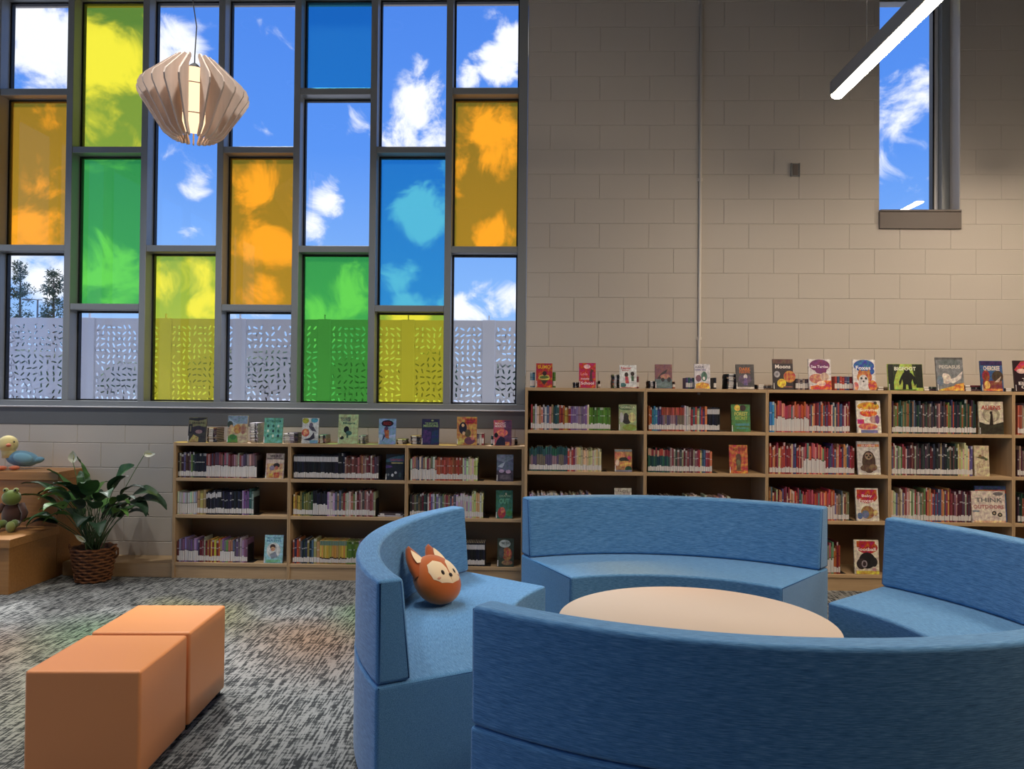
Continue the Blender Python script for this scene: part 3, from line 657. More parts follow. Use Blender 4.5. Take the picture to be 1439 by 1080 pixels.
def fbook(bank, sh, p0, p1, ptop, bg, els, label, spine=None, pages=True, dy=.02, lean=7, tag_label=True):
    yf = (LYF if bank == 'L' else RYF)+dy; z0 = (LTOP if bank == 'L' else RTOP) if sh == 't' else (LSH if bank == 'L' else RSH)[sh]
    a = at(p0, ptop, Y=yf); b = at(p1, ptop, Y=yf); w = b.x-a.x; h = (a.z+b.z)/2-z0
    t = thing('picture_book', label, 'book', ((a.x+b.x)/2, yf, z0+.0008), (R(-lean), 0, 0), 'books displayed cover-out')
    T = .014; c = lin(bg)
    cv = MB(); cv.box(-w/2, w/2, 0, .0018, 0, h, c); cv.box(-w/2, w/2, T-.0018, T, 0, h, c); cv.box(-w/2, -w/2+.0018, .0018, T-.0018, 0, h, lin(spine or bg))
    cv.build('cover', 'book_print', t)
    MB().box(-w/2+.002, w/2-.003, .0019, T-.0019, .003, h-.003, PAGES).build('page_block', 'book_cloth', t)
    art = MB(); k = 0; els = [('r', .003, .003, .997, .997, bg)] + els
    for e_ in els:
        k += 1; y = -.00025*k; ty = e_[0]
        X = lambda f_: (f_-.5)*w*.99
        Z = lambda f_: .002+f_*(h-.004)
        if ty == 'r': art.add([(X(e_[1]), y, Z(e_[2])), (X(e_[3]), y, Z(e_[2])), (X(e_[3]), y, Z(e_[4])), (X(e_[1]), y, Z(e_[4]))], [(0, 1, 2, 3)], lin(e_[5]))
        elif ty == 'e': art.add([(X(e_[1]+e_[3]*cos(2*pi*i/20)), y, Z(min(1, max(0, e_[2]+e_[4]*sin(2*pi*i/20))))) for i in range(20)], [tuple(range(20))], lin(e_[5]))
        elif ty == 'p': art.add([(X(px), y, Z(py)) for px, py in e_[1]], [tuple(range(len(e_[1])))], lin(e_[2]))
        elif ty == 't':
            tm = text_mesh(e_[1], e_[4]*w, e_[5]*h, X(e_[2]), Z(e_[3]), y-.0004, e_[6], .02)
            if tm: tm.build('title', 'title_print', t)
    if tag_label: art.add([(-w/2+.002, -.0045, .004), (-w/2+.008, -.0045, .004), (-w/2+.008, -.0045, .05), (-w/2+.002, -.0045, .05)], [(0, 1, 2, 3)], WHITE)
    if art.v: art.build('cover_picture', 'book_print', t)
    return t
W_ = (225, 222, 216)
# on the low bookcases
fbook('L', 't', 264, 289, 586, (58, 54, 44), [('r', 0, .62, 1, 1, (120, 116, 78)), ('p', [(0, .9), (.5, .86), (1, .94), (1, .99), (0, .97)], (44, 42, 34)), ('e', .55, .5, .4, .16, (50, 40, 44)), ('e', .6, .42, .2, .08, (140, 110, 108)), ('p', [(.05, 0), (.6, 0), (.6, .2), (.3, .3)], (170, 150, 84)), ('r', .03, .35, .22, .72, (28, 26, 22)), ('r', .09, .42, .16, .66, (120, 110, 80)), ('t', 'DRAGONS', .55, .78, .7, .08, (60, 56, 40))], 'dark olive picture book, first display book from the left on the low bookcases')
fbook('L', 't', 319, 347, 583.5, (176, 160, 130), [('r', 0, .7, 1, 1, (120, 140, 156)), ('p', [(.05, .9), (.6, .62), (.0, .55)], (150, 170, 180)), ('e', .12, .68, .14, .12, (56, 70, 56)), ('e', .5, .5, .2, .18, (176, 128, 70)), ('e', .2, .46, .14, .2, (190, 160, 120)), ('e', .8, .5, .14, .2, (150, 110, 90)), ('p', [(0, 0), (.55, 0), (.5, .25), (.2, .3), (0, .18)], (90, 140, 60)), ('e', .3, .2, .16, .1, (60, 110, 50))], 'tall pale picture book with green and golden figures on the low bookcases')
fbook('L', 't', 370.5, 396.5, 587, (104, 170, 148), [('t', 'SET BLOOM', .5, .88, .8, .1, (40, 90, 84))] + [('e', .22+.28*i, .28+.2*j, .06, .06, ((48, 96, 84), (196, 214, 190), (40, 70, 70))[(i+j) % 3]) for i in range(3) for j in range(3)], 'mint green book with nine little figures, on the low bookcases')
fbook('L', 't', 424, 447, 587, (206, 210, 206), [('e', .2, .9, .2, .12, (170, 170, 60)), ('e', .75, .92, .22, .1, (90, 160, 190)), ('e', .22, .42, .24, .16, (196, 110, 80)), ('e', .22, .42, .14, .09, (220, 150, 120)), ('p', [(.4, .7), (.7, .66), (.9, .45), (.6, .5), (.45, .6)], (84, 82, 96)), ('e', .55, .74, .12, .08, (110, 104, 120)), ('p', [(.1, .14), (.5, .22), (.75, .45), (.8, .2), (.5, .1)], (54, 54, 66)), ('r', .5, 0, 1, .12, (110, 160, 180))], 'white picture book with a pink ball and grey animals, on the low bookcases')
fbook('L', 't', 475, 502.5, 582, (178, 196, 146), [('t', 'WHERE', .36, .88, .52, .07, (44, 44, 70)), ('t', 'OTTER', .38, .80, .5, .07, (44, 44, 90)), ('t', 'Magra', .55, .70, .62, .09, (60, 110, 96)), ('e', .42, .48, .14, .12, (32, 36, 40)), ('e', .55, .36, .16, .08, (70, 110, 100)), ('r', .44, .2, .52, .36, (60, 90, 76)), ('e', .2, .2, .1, .06, (40, 44, 40)), ('e', .12, .26, .06, .05, (210, 206, 160))], 'tall pale green book with a black figure, on the low bookcases')
fbook('L', 't', 532, 556, 588, (130, 164, 198), [('p', [(.5, .3), (.0, .1), (0, .4)], (164, 190, 214)), ('p', [(.5, .3), (1, .1), (1, .4)], (164, 190, 214)), ('e', .5, .82, .36, .13, (36, 34, 44)), ('t', 'RED', .5, .82, .44, .12, (150, 50, 46)), ('p', [(.3, .6), (.6, .55), (.62, .2), (.4, .25)], (170, 100, 70)), ('e', .45, .62, .12, .07, (80, 60, 90)), ('p', [(.2, .1), (.4, .3), (.3, .4)], (60, 70, 110))], 'light blue book with a dark oval title, on the low bookcases')
fbook('L', 't', 592.5, 617, 588.5, (48, 50, 84), [('t', 'THE MONSTER', .55, .84, .75, .07, (150, 180, 120)), ('t', 'MISSIONS', .52, .74, .85, .1, (160, 186, 124)), ('p', [(.0, .1), (.5, .0), (.55, .5), (.1, .6)], (74, 56, 104)), ('p', [(.55, .0), (1, .1), (.95, .6), (.6, .5)], (46, 66, 100)), ('e', .6, .95, .07, .03, (170, 190, 130))], 'navy blue book with pale green title, on the low bookcases')
fbook('L', 't', 642, 670, 585.5, (190, 140, 84), [('r', .38, .75, 1, .97, (186, 76, 62)), ('t', 'READY', .68, .9, .5, .06, (110, 40, 44)), ('t', 'READING', .68, .81, .5, .06, (110, 40, 44)), ('e', .3, .6, .2, .22, (40, 44, 60)), ('e', .3, .7, .07, .06, (214, 170, 130)), ('e', .55, .42, .16, .14, (90, 80, 60)), ('e', .35, .42, .07, .06, (214, 176, 140)), ('e', .2, .12, .18, .12, (196, 180, 100)), ('e', .65, .15, .26, .14, (110, 70, 90)), ('e', .8, .25, .1, .09, (200, 120, 110))], 'orange and red book with children on the cover, on the low bookcases')
fbook('L', 't', 693.5, 719, 590, (186, 90, 96), [('p', [(.6, 1), (1, 1), (1, 0), (.55, 0), (.6, .4)], (96, 64, 96)), ('t', 'MAGIC', .38, .87, .6, .09, (235, 210, 210)), ('t', 'MIRROR', .38, .76, .62, .09, (235, 210, 210)), ('e', .5, .5, .3, .14, (214, 110, 100)), ('p', [(.1, 0), (.7, 0), (.62, .3), (.4, .36), (.2, .2)], (40, 40, 62)), ('e', .15, .4, .1, .1, (30, 32, 40)), ('r', .66, 0, .9, .14, (196, 120, 90))], 'pink and purple book titled MAGIC, last display book on the low bookcases')
# inside the low bookcases
fbook('L', 2, 373, 398.5, 637, (196, 176, 160), [('t', 'WEIRD', .52, .9, .62, .1, (60, 50, 50)), ('t', 'KIDS OF CLASS', .5, .8, .8, .06, (90, 76, 70)), ('r', .06, .02, .94, .6, (190, 150, 110)), ('e', .6, .52, .18, .1, (44, 40, 34)), ('e', .6, .42, .1, .08, (170, 100, 80)), ('e', .35, .42, .14, .1, (130, 120, 140)), ('r', .48, .02, .76, .24, (180, 96, 60)), ('r', .2, .02, .42, .2, (190, 150, 70))], 'beige cover-out book titled WEIRD in the first low bookcase')
fbook('L', 2, 542, 567.5, 638, (36, 44, 52), [('p', [(0, .7), (1, .72), (1, .98), (.4, .9), (0, .8)], (70, 100, 120)), ('t', 'LIGHTNING', .6, .78, .7, .08, (170, 80, 110)), ('r', .3, .64, .95, .68, (170, 160, 110)), ('p', [(0, .45), (.4, .5), (.3, .55), (0, .58)], (70, 60, 110)), ('e', .38, .18, .07, .06, (190, 196, 200)), ('e', .55, .28, .07, .05, (170, 176, 180)), ('e', .15, .2, .06, .05, (110, 120, 124)), ('e', .8, .2, .08, .1, (60, 76, 84))], 'dark stormy cover-out book in the second low bookcase')
fbook('L', 2, 698, 721.5, 638.5, (96, 106, 128), [('r', 0, 0, 1, .4, (66, 60, 72)), ('p', [(.0, .8), (.5, .7), (1, .85), (1, 1), (0, 1)], (128, 140, 160)), ('p', [(.05, .55), (.35, .5), (.5, .72), (.3, .66)], (160, 172, 186)), ('e', .3, .38, .16, .07, (170, 150, 180)), ('e', .7, .36, .16, .07, (176, 150, 176)), ('r', .2, .06, .85, .24, (96, 90, 100))], 'blue grey cover-out book on the top shelf of the third low bookcase')
fbook('L', 1, 697, 720.5, 689, (62, 112, 94), [('t', 'OUT', .5, .62, .6, .18, (110, 170, 140)), ('t', 'COUNTING', .55, .8, .7, .08, (160, 190, 160)), ('e', .35, .2, .24, .2, (160, 60, 60)), ('e', .4, .3, .14, .1, (190, 110, 90)), ('e', .8, .2, .18, .12, (70, 130, 76)), ('e', .6, .88, .05, .04, (220, 220, 200))], 'green cover-out book on the middle shelf of the third low bookcase')
fbook('L', 0, 371, 397, 752, (150, 196, 204), [('t', 'MEET PAULINE', .5, .9, .7, .07, (70, 120, 150)), ('t', 'MATHS', .5, .8, .8, .08, (90, 140, 170)), ('e', .5, .45, .38, .28, (206, 206, 200)), ('e', .45, .58, .15, .1, (70, 50, 44)), ('e', .46, .5, .12, .08, (190, 140, 110)), ('p', [(.3, .3), (.6, .42), (.75, .22), (.4, .15)], (130, 140, 150)), ('r', .1, .02, .9, .12, (120, 180, 140))], 'pale blue cover-out book on the bottom shelf of the first low bookcase')
fbook('L', 0, 699, 722, 757, (58, 66, 52), [('e', .45, .82, .36, .14, (170, 180, 176)), ('t', 'TREE FORT', .5, .84, .56, .08, (50, 60, 56)), ('e', .6, .45, .3, .24, (150, 90, 60)), ('e', .7, .5, .16, .12, (190, 110, 76)), ('e', .6, .14, .34, .09, (140, 110, 80)), ('e', .25, .5, .16, .2, (76, 80, 80))], 'dark green cover-out book on the bottom shelf of the third low bookcase')
# on the tall bookcases
fbook('R', 't', 753.5, 776.5, 510, (176, 52, 46), [('t', 'SUMO', .5, .86, .78, .15, (226, 176, 60)), ('e', .5, .4, .36, .14, (200, 170, 90)), ('e', .5, .42, .28, .06, (90, 110, 60)), ('e', .52, .58, .13, .1, (60, 44, 44)), ('p', [(.25, .3), (.5, .1), (.75, .3)], (70, 60, 50)), ('r', 0, 0, 1, .06, (196, 84, 48))], 'red book titled SUMO in yellow, leftmost on the tall bookcases')
fbook('R', 't', 814, 837.5, 509.5, (190, 42, 64), [('e', .48, .86, .2, .09, (236, 190, 190)), ('t', 'Lola', .3, .56, .42, .12, (240, 150, 160)), ('t', 'meets', .36, .36, .5, .09, (240, 200, 200)), ('t', 'School', .5, .18, .78, .12, (245, 225, 225)), ('p', [(.6, .25), (.82, .25), (.78, .6), (.88, .7), (.7, .78)], (90, 50, 60))], 'crimson book with the word School on the tall bookcases')
fbook('R', 't', 871, 895, 512.5, (214, 216, 214), [('t', 'Never', .4, .88, .6, .11, (190, 50, 60)), ('t', 'Sorry', .34, .77, .4, .08, (190, 50, 60)), ('e', .4, .58, .11, .11, (50, 36, 34)), ('p', [(.32, .5), (.5, .5), (.56, .2), (.34, .2)], (190, 70, 84)), ('e', .76, .62, .11, .1, (50, 36, 34)), ('p', [(.68, .52), (.84, .52), (.84, .3), (.7, .3)], (60, 90, 60)), ('e', .2, .12, .18, .1, (60, 110, 110)), ('r', 0, .0, 1, .03, (206, 140, 120))], 'white book with two children standing, on the tall bookcases')
fbook('R', 't', 921, 945, 511.5, (122, 74, 84), [('r', 0, 0, 1, .38, (90, 112, 116)), ('p', [(.1, .4), (.4, .66), (.75, .82), (.68, .7), (.3, .4)], (52, 40, 50)), ('e', .6, .5, .3, .1, (176, 120, 104)), ('e', .45, .36, .1, .08, (40, 40, 46)), ('e', .82, .36, .12, .1, (40, 40, 46)), ('e', .5, .15, .4, .1, (110, 130, 130))], 'dusky purple book with a dark diagonal shape, on the tall bookcases')
fbook('R', 't', 976.5, 998.5, 511, (206, 202, 206), [('t', 'KUNG FU', .35, .88, .55, .09, (60, 50, 90)), ('t', 'HAMSTERS', .4, .77, .7, .08, (110, 100, 150)), ('e', .62, .5, .2, .2, (70, 110, 96)), ('e', .25, .42, .18, .14, (120, 80, 100)), ('p', [(.0, 0), (1, 0), (.9, .2), (.5, .26), (.1, .2)], (226, 170, 70)), ('t', 'BOOK', .5, .1, .4, .05, (190, 120, 30)), ('e', .6, .42, .08, .07, (230, 226, 220))], 'white and yellow book in front of the conduit pipe, on the tall bookcases')
fbook('R', 't', 1035, 1060.5, 511.5, (78, 76, 78), [('t', 'DARK', .5, .82, .62, .13, (214, 120, 50)), ('t', 'HAWK', .5, .70, .62, .13, (196, 104, 44)), ('e', .5, .4, .36, .2, (96, 80, 104)), ('e', .52, .5, .11, .1, (206, 196, 196)), ('p', [(.4, .15), (.64, .15), (.58, .46), (.46, .46)], (110, 90, 140)), ('r', 0, 0, 1, .08, (206, 196, 186))], 'grey book with orange title above a pale figure, on the tall bookcases')
fbook('R', 't', 1087, 1115.5, 504, (48, 40, 46), [('r', 0, .86, 1, 1, (96, 62, 56)), ('t', 'Moons', .5, .76, .76, .13, (236, 228, 220)), ('e', .82, .42, .3, .2, (190, 112, 60)), ('e', .42, .2, .22, .15, (224, 190, 60)), ('e', .2, .5, .15, .11, (170, 166, 170)), ('e', .2, .5, .07, .05, (120, 118, 124)), ('r', .5, .06, .95, .1, (140, 90, 80))], 'dark book titled Moons with coloured planets, on the tall bookcases')
fbook('R', 't', 1137.5, 1169, 504, (214, 208, 206), [('e', .5, .8, .46, .2, (112, 34, 96)), ('e', .55, .62, .26, .1, (112, 34, 96)), ('t', 'Sea Turtles', .5, .76, .78, .09, (240, 220, 236)), ('e', .35, .36, .34, .16, (190, 120, 100)), ('e', .7, .42, .2, .14, (200, 170, 150)), ('p', [(0, 0), (1, 0), (1, .3), (.7, .3), (.3, .14), (0, .1)], (206, 74, 50)), ('e', .55, .2, .2, .09, (230, 190, 170))], 'white book titled Sea Turtles in a purple bubble, on the tall bookcases')
fbook('R', 't', 1200, 1231.5, 504.5, (216, 212, 210), [('e', .5, .8, .47, .2, (36, 90, 156)), ('e', .75, .62, .22, .12, (36, 90, 156)), ('t', 'Foxes', .46, .73, .66, .13, (240, 240, 245)), ('e', .5, .42, .34, .22, (190, 116, 66)), ('e', .45, .3, .22, .2, (206, 200, 200)), ('e', .36, .38, .05, .04, (40, 34, 34)), ('e', .56, .38, .05, .04, (40, 34, 34)), ('e', .45, .28, .04, .03, (40, 34, 34)), ('e', .85, .14, .2, .18, (196, 90, 60)), ('e', .1, .12, .12, .14, (206, 110, 100)), ('p', [(.2, .55), (.3, .7), (.4, .6)], (170, 100, 56)), ('p', [(.6, .6), (.72, .7), (.78, .55)], (170, 100, 56))], 'white book titled Foxes in a blue bubble, on the tall bookcases')
fbook('R', 't', 1249, 1298, 511, (170, 190, 84), [('r', 0, 0, .16, 1, (28, 34, 26)), ('r', .8, .1, 1, 1, (30, 36, 26)), ('p', [(.16, 1), (.36, 1), (.22, .6), (.16, .3)], (44, 54, 34)), ('p', [(.7, 1), (.8, 1), (.8, .4), (.74, .6)], (44, 54, 34)), ('t', 'BIGFOOT', .5, .83, .62, .14, (236, 236, 220)), ('e', .55, .72, .09, .1, (18, 22, 18)), ('p', [(.36, .5), (.44, .68), (.66, .68), (.78, .5), (.82, .3), (.76, .16), (.72, .3), (.7, .44), (.66, .3), (.68, .04), (.58, .0), (.56, .22), (.5, .22), (.5, .02), (.4, .04), (.42, .3), (.4, .42), (.36, .26), (.32, .18), (.3, .32)], (20, 24, 20)), ('r', .16, 0, .8, .04, (90, 110, 50))], 'wide green book titled BIGFOOT with a black hairy figure')
fbook('R', 't', 1317.5, 1355.5, 501.5, (126, 128, 130), [('r', 0, .94, 1, 1, (90, 88, 86)), ('e', .5, .86, .42, .09, (104, 112, 112)), ('t', 'PEGASUS', .5, .72, .78, .1, (206, 200, 190)), ('e', .35, .36, .18, .16, (206, 190, 176)), ('p', [(.3, .3), (.7, .4), (.98, .6), (.9, .36), (.6, .22)], (214, 204, 194)), ('p', [(.4, 0), (1, 0), (1, .24), (.7, .2)], (214, 150, 76)), ('p', [(0, 0), (.5, 0), (.6, .14), (.2, .06)], (206, 160, 70)), ('e', .12, .3, .12, .16, (110, 124, 140)), ('e', .3, .46, .09, .07, (220, 208, 196))], 'tall grey book titled PEGASUS with a winged white horse')
fbook('R', 't', 1380, 1411, 506.5, (60, 92, 136), [('r', 0, .86, 1, 1, (56, 44, 84)), ('t', 'CHEROKEE', .5, .76, .74, .15, (236, 220, 200)), ('e', .22, .5, .17, .2, (150, 60, 50)), ('e', .22, .5, .09, .12, (120, 50, 40)), ('e', .75, .48, .26, .2, (76, 62, 50)), ('r', .06, 0, .94, .34, (130, 66, 60)), ('e', .25, .2, .13, .14, (214, 170, 96)), ('r', .1, 0, .95, .08, (206, 126, 76)), ('p', [(.6, .3), (.92, .5), (.8, .3)], (200, 180, 160))], 'blue book titled CHEROKEE with figures, on the tall bookcases')
fbook('R', 't', 1427, 1462, 506, (46, 30, 36), [('p', [(0, .7), (.3, .98), (.9, 1), (1, .8), (.5, .84), (.2, .6)], (190, 60, 66)), ('e', .3, .66, .2, .08, (224, 190, 180)), ('t', 'TE', .45, .38, .28, .1, (236, 228, 220)), ('t', 'ELM', .4, .26, .5, .1, (236, 228, 220)), ('t', 'CO', .42, .14, .34, .1, (236, 228, 220))], 'dark book with a red swirl, cut off at the right picture edge')
# inside the tall bookcases
fbook('R', 3, 870, 895, 568, (150, 164, 120), [('e', .4, .88, .4, .1, (84, 110, 76)), ('t', 'GORILLA', .5, .9, .8, .08, (206, 214, 180)), ('e', .45, .42, .26, .18, (44, 42, 44)), ('e', .4, .58, .12, .1, (50, 48, 48)), ('e', .75, .5, .2, .2, (196, 186, 130)), ('e', .6, .12, .4, .12, (130, 150, 70)), ('e', .15, .5, .12, .2, (170, 170, 170))], 'pale green cover-out book with a dark animal in the first tall bookcase')
fbook('R', 2, 864, 888.5, 631, (170, 124, 84), [('r', 0, .9, 1, 1, (120, 130, 130)), ('e', .3, .7, .3, .2, (200, 130, 96)), ('e', .55, .55, .3, .1, (54, 56, 50)), ('e', .6, .35, .36, .14, (206, 150, 90)), ('e', .85, .62, .12, .08, (190, 70, 96)), ('e', .8, .12, .2, .14, (40, 76, 60)), ('r', 0, 0, 1, .08, (120, 124, 140)), ('e', .15, .4, .12, .14, (220, 190, 170))], 'tan cover-out book on the second shelf of the first tall bookcase')
fbook('R', 1, 864, 888, 686, (196, 190, 176), [('r', .08, .55, .92, .9, (180, 172, 160)), ('t', 'FACTS', .5, .9, .6, .08, (110, 100, 90))], 'cream cover-out book half hidden behind the far sofa')
fbook('R', 3, 1028.5, 1055, 568, (76, 128, 72), [('e', .32, .88, .16, .12, (220, 180, 80)), ('e', .62, .88, .16, .12, (60, 44, 44)), ('t', 'FOREST', .52, .66, .7, .14, (206, 206, 110)), ('t', 'SECRET', .52, .5, .66, .12, (170, 190, 90)), ('r', .2, .22, .95, .3, (80, 140, 140)), ('r', .25, .1, .9, .15, (80, 140, 130))], 'green cover-out book on the top shelf of the second tall bookcase')
fbook('R', 2, 1025.5, 1051.5, 625, (190, 100, 68), [('t', 'MONSTERS', .54, .84, .66, .1, (120, 60, 44)), ('e', .5, .58, .14, .12, (96, 70, 60)), ('p', [(.34, .5), (.66, .5), (.6, .12), (.72, .08), (.28, .08), (.4, .12)], (104, 84, 60)), ('e', .5, .38, .1, .1, (110, 110, 80)), ('r', 0, 0, 1, .08, (206, 120, 64))], 'orange cover-out book with a brown figure in the second tall bookcase')
fbook('R', 3, 1205, 1239, 562.5, (222, 214, 200), [('e', .5, .82, .46, .14, (214, 150, 50)), ('e', .5, .62, .36, .12, (214, 96, 50)), ('t', 'Summer', .55, .72, .8, .1, (245, 235, 200)), ('r', .02, .28, .3, .42, (190, 50, 110)), ('e', .7, .42, .16, .12, (190, 150, 140)), ('e', .45, .2, .4, .1, (206, 110, 90)), ('r', .15, .0, .85, .09, (110, 116, 160)), ('e', .85, .42, .09, .14, (130, 80, 130)), ('e', .8, .93, .07, .05, (70, 60, 40))], 'white and orange cover-out book on the top shelf of the third tall bookcase')
fbook('R', 2, 1206, 1238, 620, (196, 190, 184), [('r', .02, .84, .98, .92, (200, 110, 80)), ('t', 'SLOTHS', .5, .88, .6, .05, (235, 225, 215)), ('e', .5, .38, .3, .34, (74, 56, 48)), ('e', .5, .56, .17, .11, (150, 126, 104)), ('e', .42, .58, .05, .03, (36, 28, 26)), ('e', .58, .58, .05, .03, (36, 28, 26)), ('e', .5, .52, .05, .03, (40, 30, 28)), ('e', .35, .2, .24, .1, (96, 74, 62)), ('e', .68, .22, .18, .1, (120, 92, 72)), ('r', 0, 0, 1, .05, (214, 206, 190))], 'grey cover-out book with a brown sloth in the third tall bookcase')
fbook('R', 1, 1204, 1236, 686, (214, 206, 190), [('e', .5, .74, .46, .2, (180, 40, 44)), ('r', .06, .74, .94, .96, (180, 40, 44)), ('t', 'Baby', .5, .76, .46, .1, (240, 220, 215)), ('t', 'Foxes', .46, .62, .66, .11, (240, 220, 215)), ('e', .5, .26, .3, .2, (150, 110, 70)), ('e', .4, .2, .16, .12, (110, 120, 150)), ('e', .85, .25, .1, .1, (200, 170, 120)), ('e', .15, .15, .12, .1, (90, 110, 150))], 'red and cream cover-out book titled Baby Foxes')
fbook('R', 0, 1201.5, 1236, 759, (216, 206, 186), [('e', .55, .78, .42, .18, (176, 36, 42)), ('r', .1, .8, .86, .97, (176, 36, 42)), ('t', 'Football', .5, .73, .76, .1, (240, 226, 220)), ('e', .52, .4, .34, .24, (34, 32, 34)), ('e', .28, .3, .2, .16, (56, 46, 48)), ('e', .4, .3, .12, .11, (150, 140, 146)), ('e', .4, .3, .07, .07, (60, 46, 50)), ('e', .8, .36, .14, .14, (40, 38, 40)), ('r', 0, 0, 1, .1, (206, 180, 76)), ('e', .8, .14, .08, .05, (200, 150, 150))], 'red and cream cover-out book titled Football with a black ball, bottom shelf', lean=5)
fbook('R', 3, 1376.5, 1411, 564, (206, 196, 172), [('t', 'ALIENS', .5, .82, .8, .13, (170, 44, 44)), ('e', .5, .6, .36, .24, (150, 140, 120)), ('e', .5, .56, .26, .18, (186, 176, 150)), ('p', [(0, 0), (1, 0), (1, .38), (.6, .3), (.3, .3), (0, .38)], (58, 54, 44)), ('e', .5, .66, .05, .05, (40, 32, 28)), ('p', [(.42, .28), (.48, .62), (.56, .62), (.58, .28)], (46, 36, 32))], 'cream and black cover-out book titled ALIENS in the fourth tall bookcase', lean=4)
fbook('R', 2, 1370, 1391, 626, (200, 184, 150), [('p', [(.1, .62), (.6, .66), (.95, .55), (.5, .56)], (96, 92, 70)), ('e', .4, .66, .1, .05, (120, 90, 60)), ('t', 'FLY', .4, .34, .5, .13, (170, 140, 110)), ('e', .8, .55, .1, .04, (90, 100, 60))], 'narrow beige cover-out book with a twig in the fourth tall bookcase', lean=4)
fbook('R', 1, 1366.5, 1414, 690, (214, 200, 186), [('t', 'THINK', .52, .72, .8, .14, (104, 104, 104)), ('t', 'OUTDOORS', .5, .5, .9, .12, (170, 90, 90)), ('e', .8, .92, .15, .06, (110, 104, 106)), ('e', .66, .3, .07, .07, (70, 64, 60)), ('e', .83, .25, .07, .07, (70, 64, 60)), ('e', .66, .3, .03, .03, (180, 160, 130)), ('e', .83, .25, .03, .03, (180, 160, 130)), ('r', .02, .34, .22, .38, (110, 130, 150)), ('r', 0, 0, 1, .06, (226, 190, 150))], 'square cream cover-out book with the word THINK', lean=5)
fbook('R', 1, 1372, 1416, 683, (70, 96, 140), [('r', 0, .8, 1, .9, (196, 110, 70)), ('t', 'MAKER', .5, .93, .5, .06, (60, 80, 110))], 'blue and orange book standing behind the THINK book', dy=.055, lean=5, tag_label=False)
# two books lying flat in the second low bookcase
for k, c in enumerate(((190, 186, 196), (70, 60, 66))):
    a = at(531, 720, Y=LYF+.03); b = at(566, 720, Y=LYF+.03); mb = MB()
    book_geo(mb, Matrix(((0, 0, 1, 0), (0, 1, 0, 0), (-1, 0, 0, .012), (0, 0, 0, 1))), .012, .15, b.x-a.x-k*.012, c, 2, rnd)
    tag(mb.build('library_book', 'book_cloth', None, (a.x+k*.006, LYF+.03, LSH[1]+.0005+k*.0125)), ['lower of two books lying flat on the second low bookcase middle shelf', 'upper of two books lying flat on the second low bookcase middle shelf'][k], 'book')

# ------------------------------------------------------------------ curved sofas round the table
def arc_mesh(prof, a0, a1, n=40):
    mb = MB(); m = len(prof)
    vs = [(r*cos(a), r*sin(a), z) for i in range(n+1) for a in [a0+(a1-a0)*i/n] for r, z in prof]
    fs = [(i*m+k, (i+1)*m+k, (i+1)*m+(k+1) % m, i*m+(k+1) % m) for i in range(n) for k in range(m)]
    fs += [tuple(range(m)), tuple(n*m+k for k in range(m))[::-1]]
    mb.add(vs, fs, sm=True); return mb
SEAT, BACK = .44, .81
RI, RB0, RB1, RO = 1.03, 1.565, 1.60, 1.70
def sofa(cx, cy, mid, half, label):
    t = thing('curved_sofa', label, 'sofa', (cx, cy, 0), group='curved sofas round the table')
    a0, a1 = R(mid-half), R(mid+half)
    s = arc_mesh([(RI, .03), (RO, .03), (RO, SEAT), (RI, SEAT)], a0, a1).build('seat_base', 'blue_weave', t); bev(s, .016, 3, 40)
    b = arc_mesh([(RB0, SEAT+.002), (RO-.002, SEAT+.002), (RO-.002, BACK), (RB1, BACK)], a0+.001, a1-.001).build('backrest', 'blue_weave', t); bev(b, .017, 3, 40)
    for o in (s, b):
        o.modifiers.new('wn', 'WEIGHTED_NORMAL').keep_sharp = False
    e_ = .0035
    for a in (a0, a1):
        d = 1 if a == a0 else -1; a_ = a+d*.003
        MB().tube([(r*cos(a_), r*sin(a_), z) for r, z in ((RB0+.012, SEAT+.012), (RO-.014, SEAT+.012), (RO-.012, BACK-.012), (RB1+.012, BACK-.012))], e_, 6, closed=True).build('piping', 'piping', b)
        MB().tube([(r*cos(a_), r*sin(a_), z) for r, z in ((RI+.010, .06), (RI+.010, SEAT-.010), (RO-.010, SEAT-.010), (RO-.01, .06))], e_, 6).build('piping', 'piping', s)
    for a in (a0+.08, a1-.08):
        for r in (RI+.08, RO-.08): MB().lathe([(.022, 0), (.026, .031)], 10, r*cos(a), r*sin(a)).build('foot', 'black_plastic', t)
    return t
sofa(.93, 3.49, 177.8, 32.5, 'curved blue sofa holding the fox pillow, seen from its left end')
sofa(.83, 3.71, 268.2, 35, 'nearest curved blue sofa with its back to the viewer')
sofa(.67, 3.35, 82.1, 33.6, 'far curved blue sofa in front of the bookcases, facing the viewer')
sofa(.69, 3.20, 5, 34, 'curved blue sofa at the right edge, facing left towards the table')
tb = thing('round_table', 'low round table with beige laminate top between the blue sofas', 'table', (.723, 3.35, 0))
bev(MB().lathe([(.60, .450), (.60, .478)], 72, sm=False).build('tabletop', 'laminate', tb), .003, 2)
MB().lathe([(.04, .02), (.04, .44), (.16, .445), (.16, .4499)], 24).build('column', 'steel', tb)
MB().lathe([(.33, 0), (.33, .008), (.05, .025)], 40).build('base', 'steel', tb)

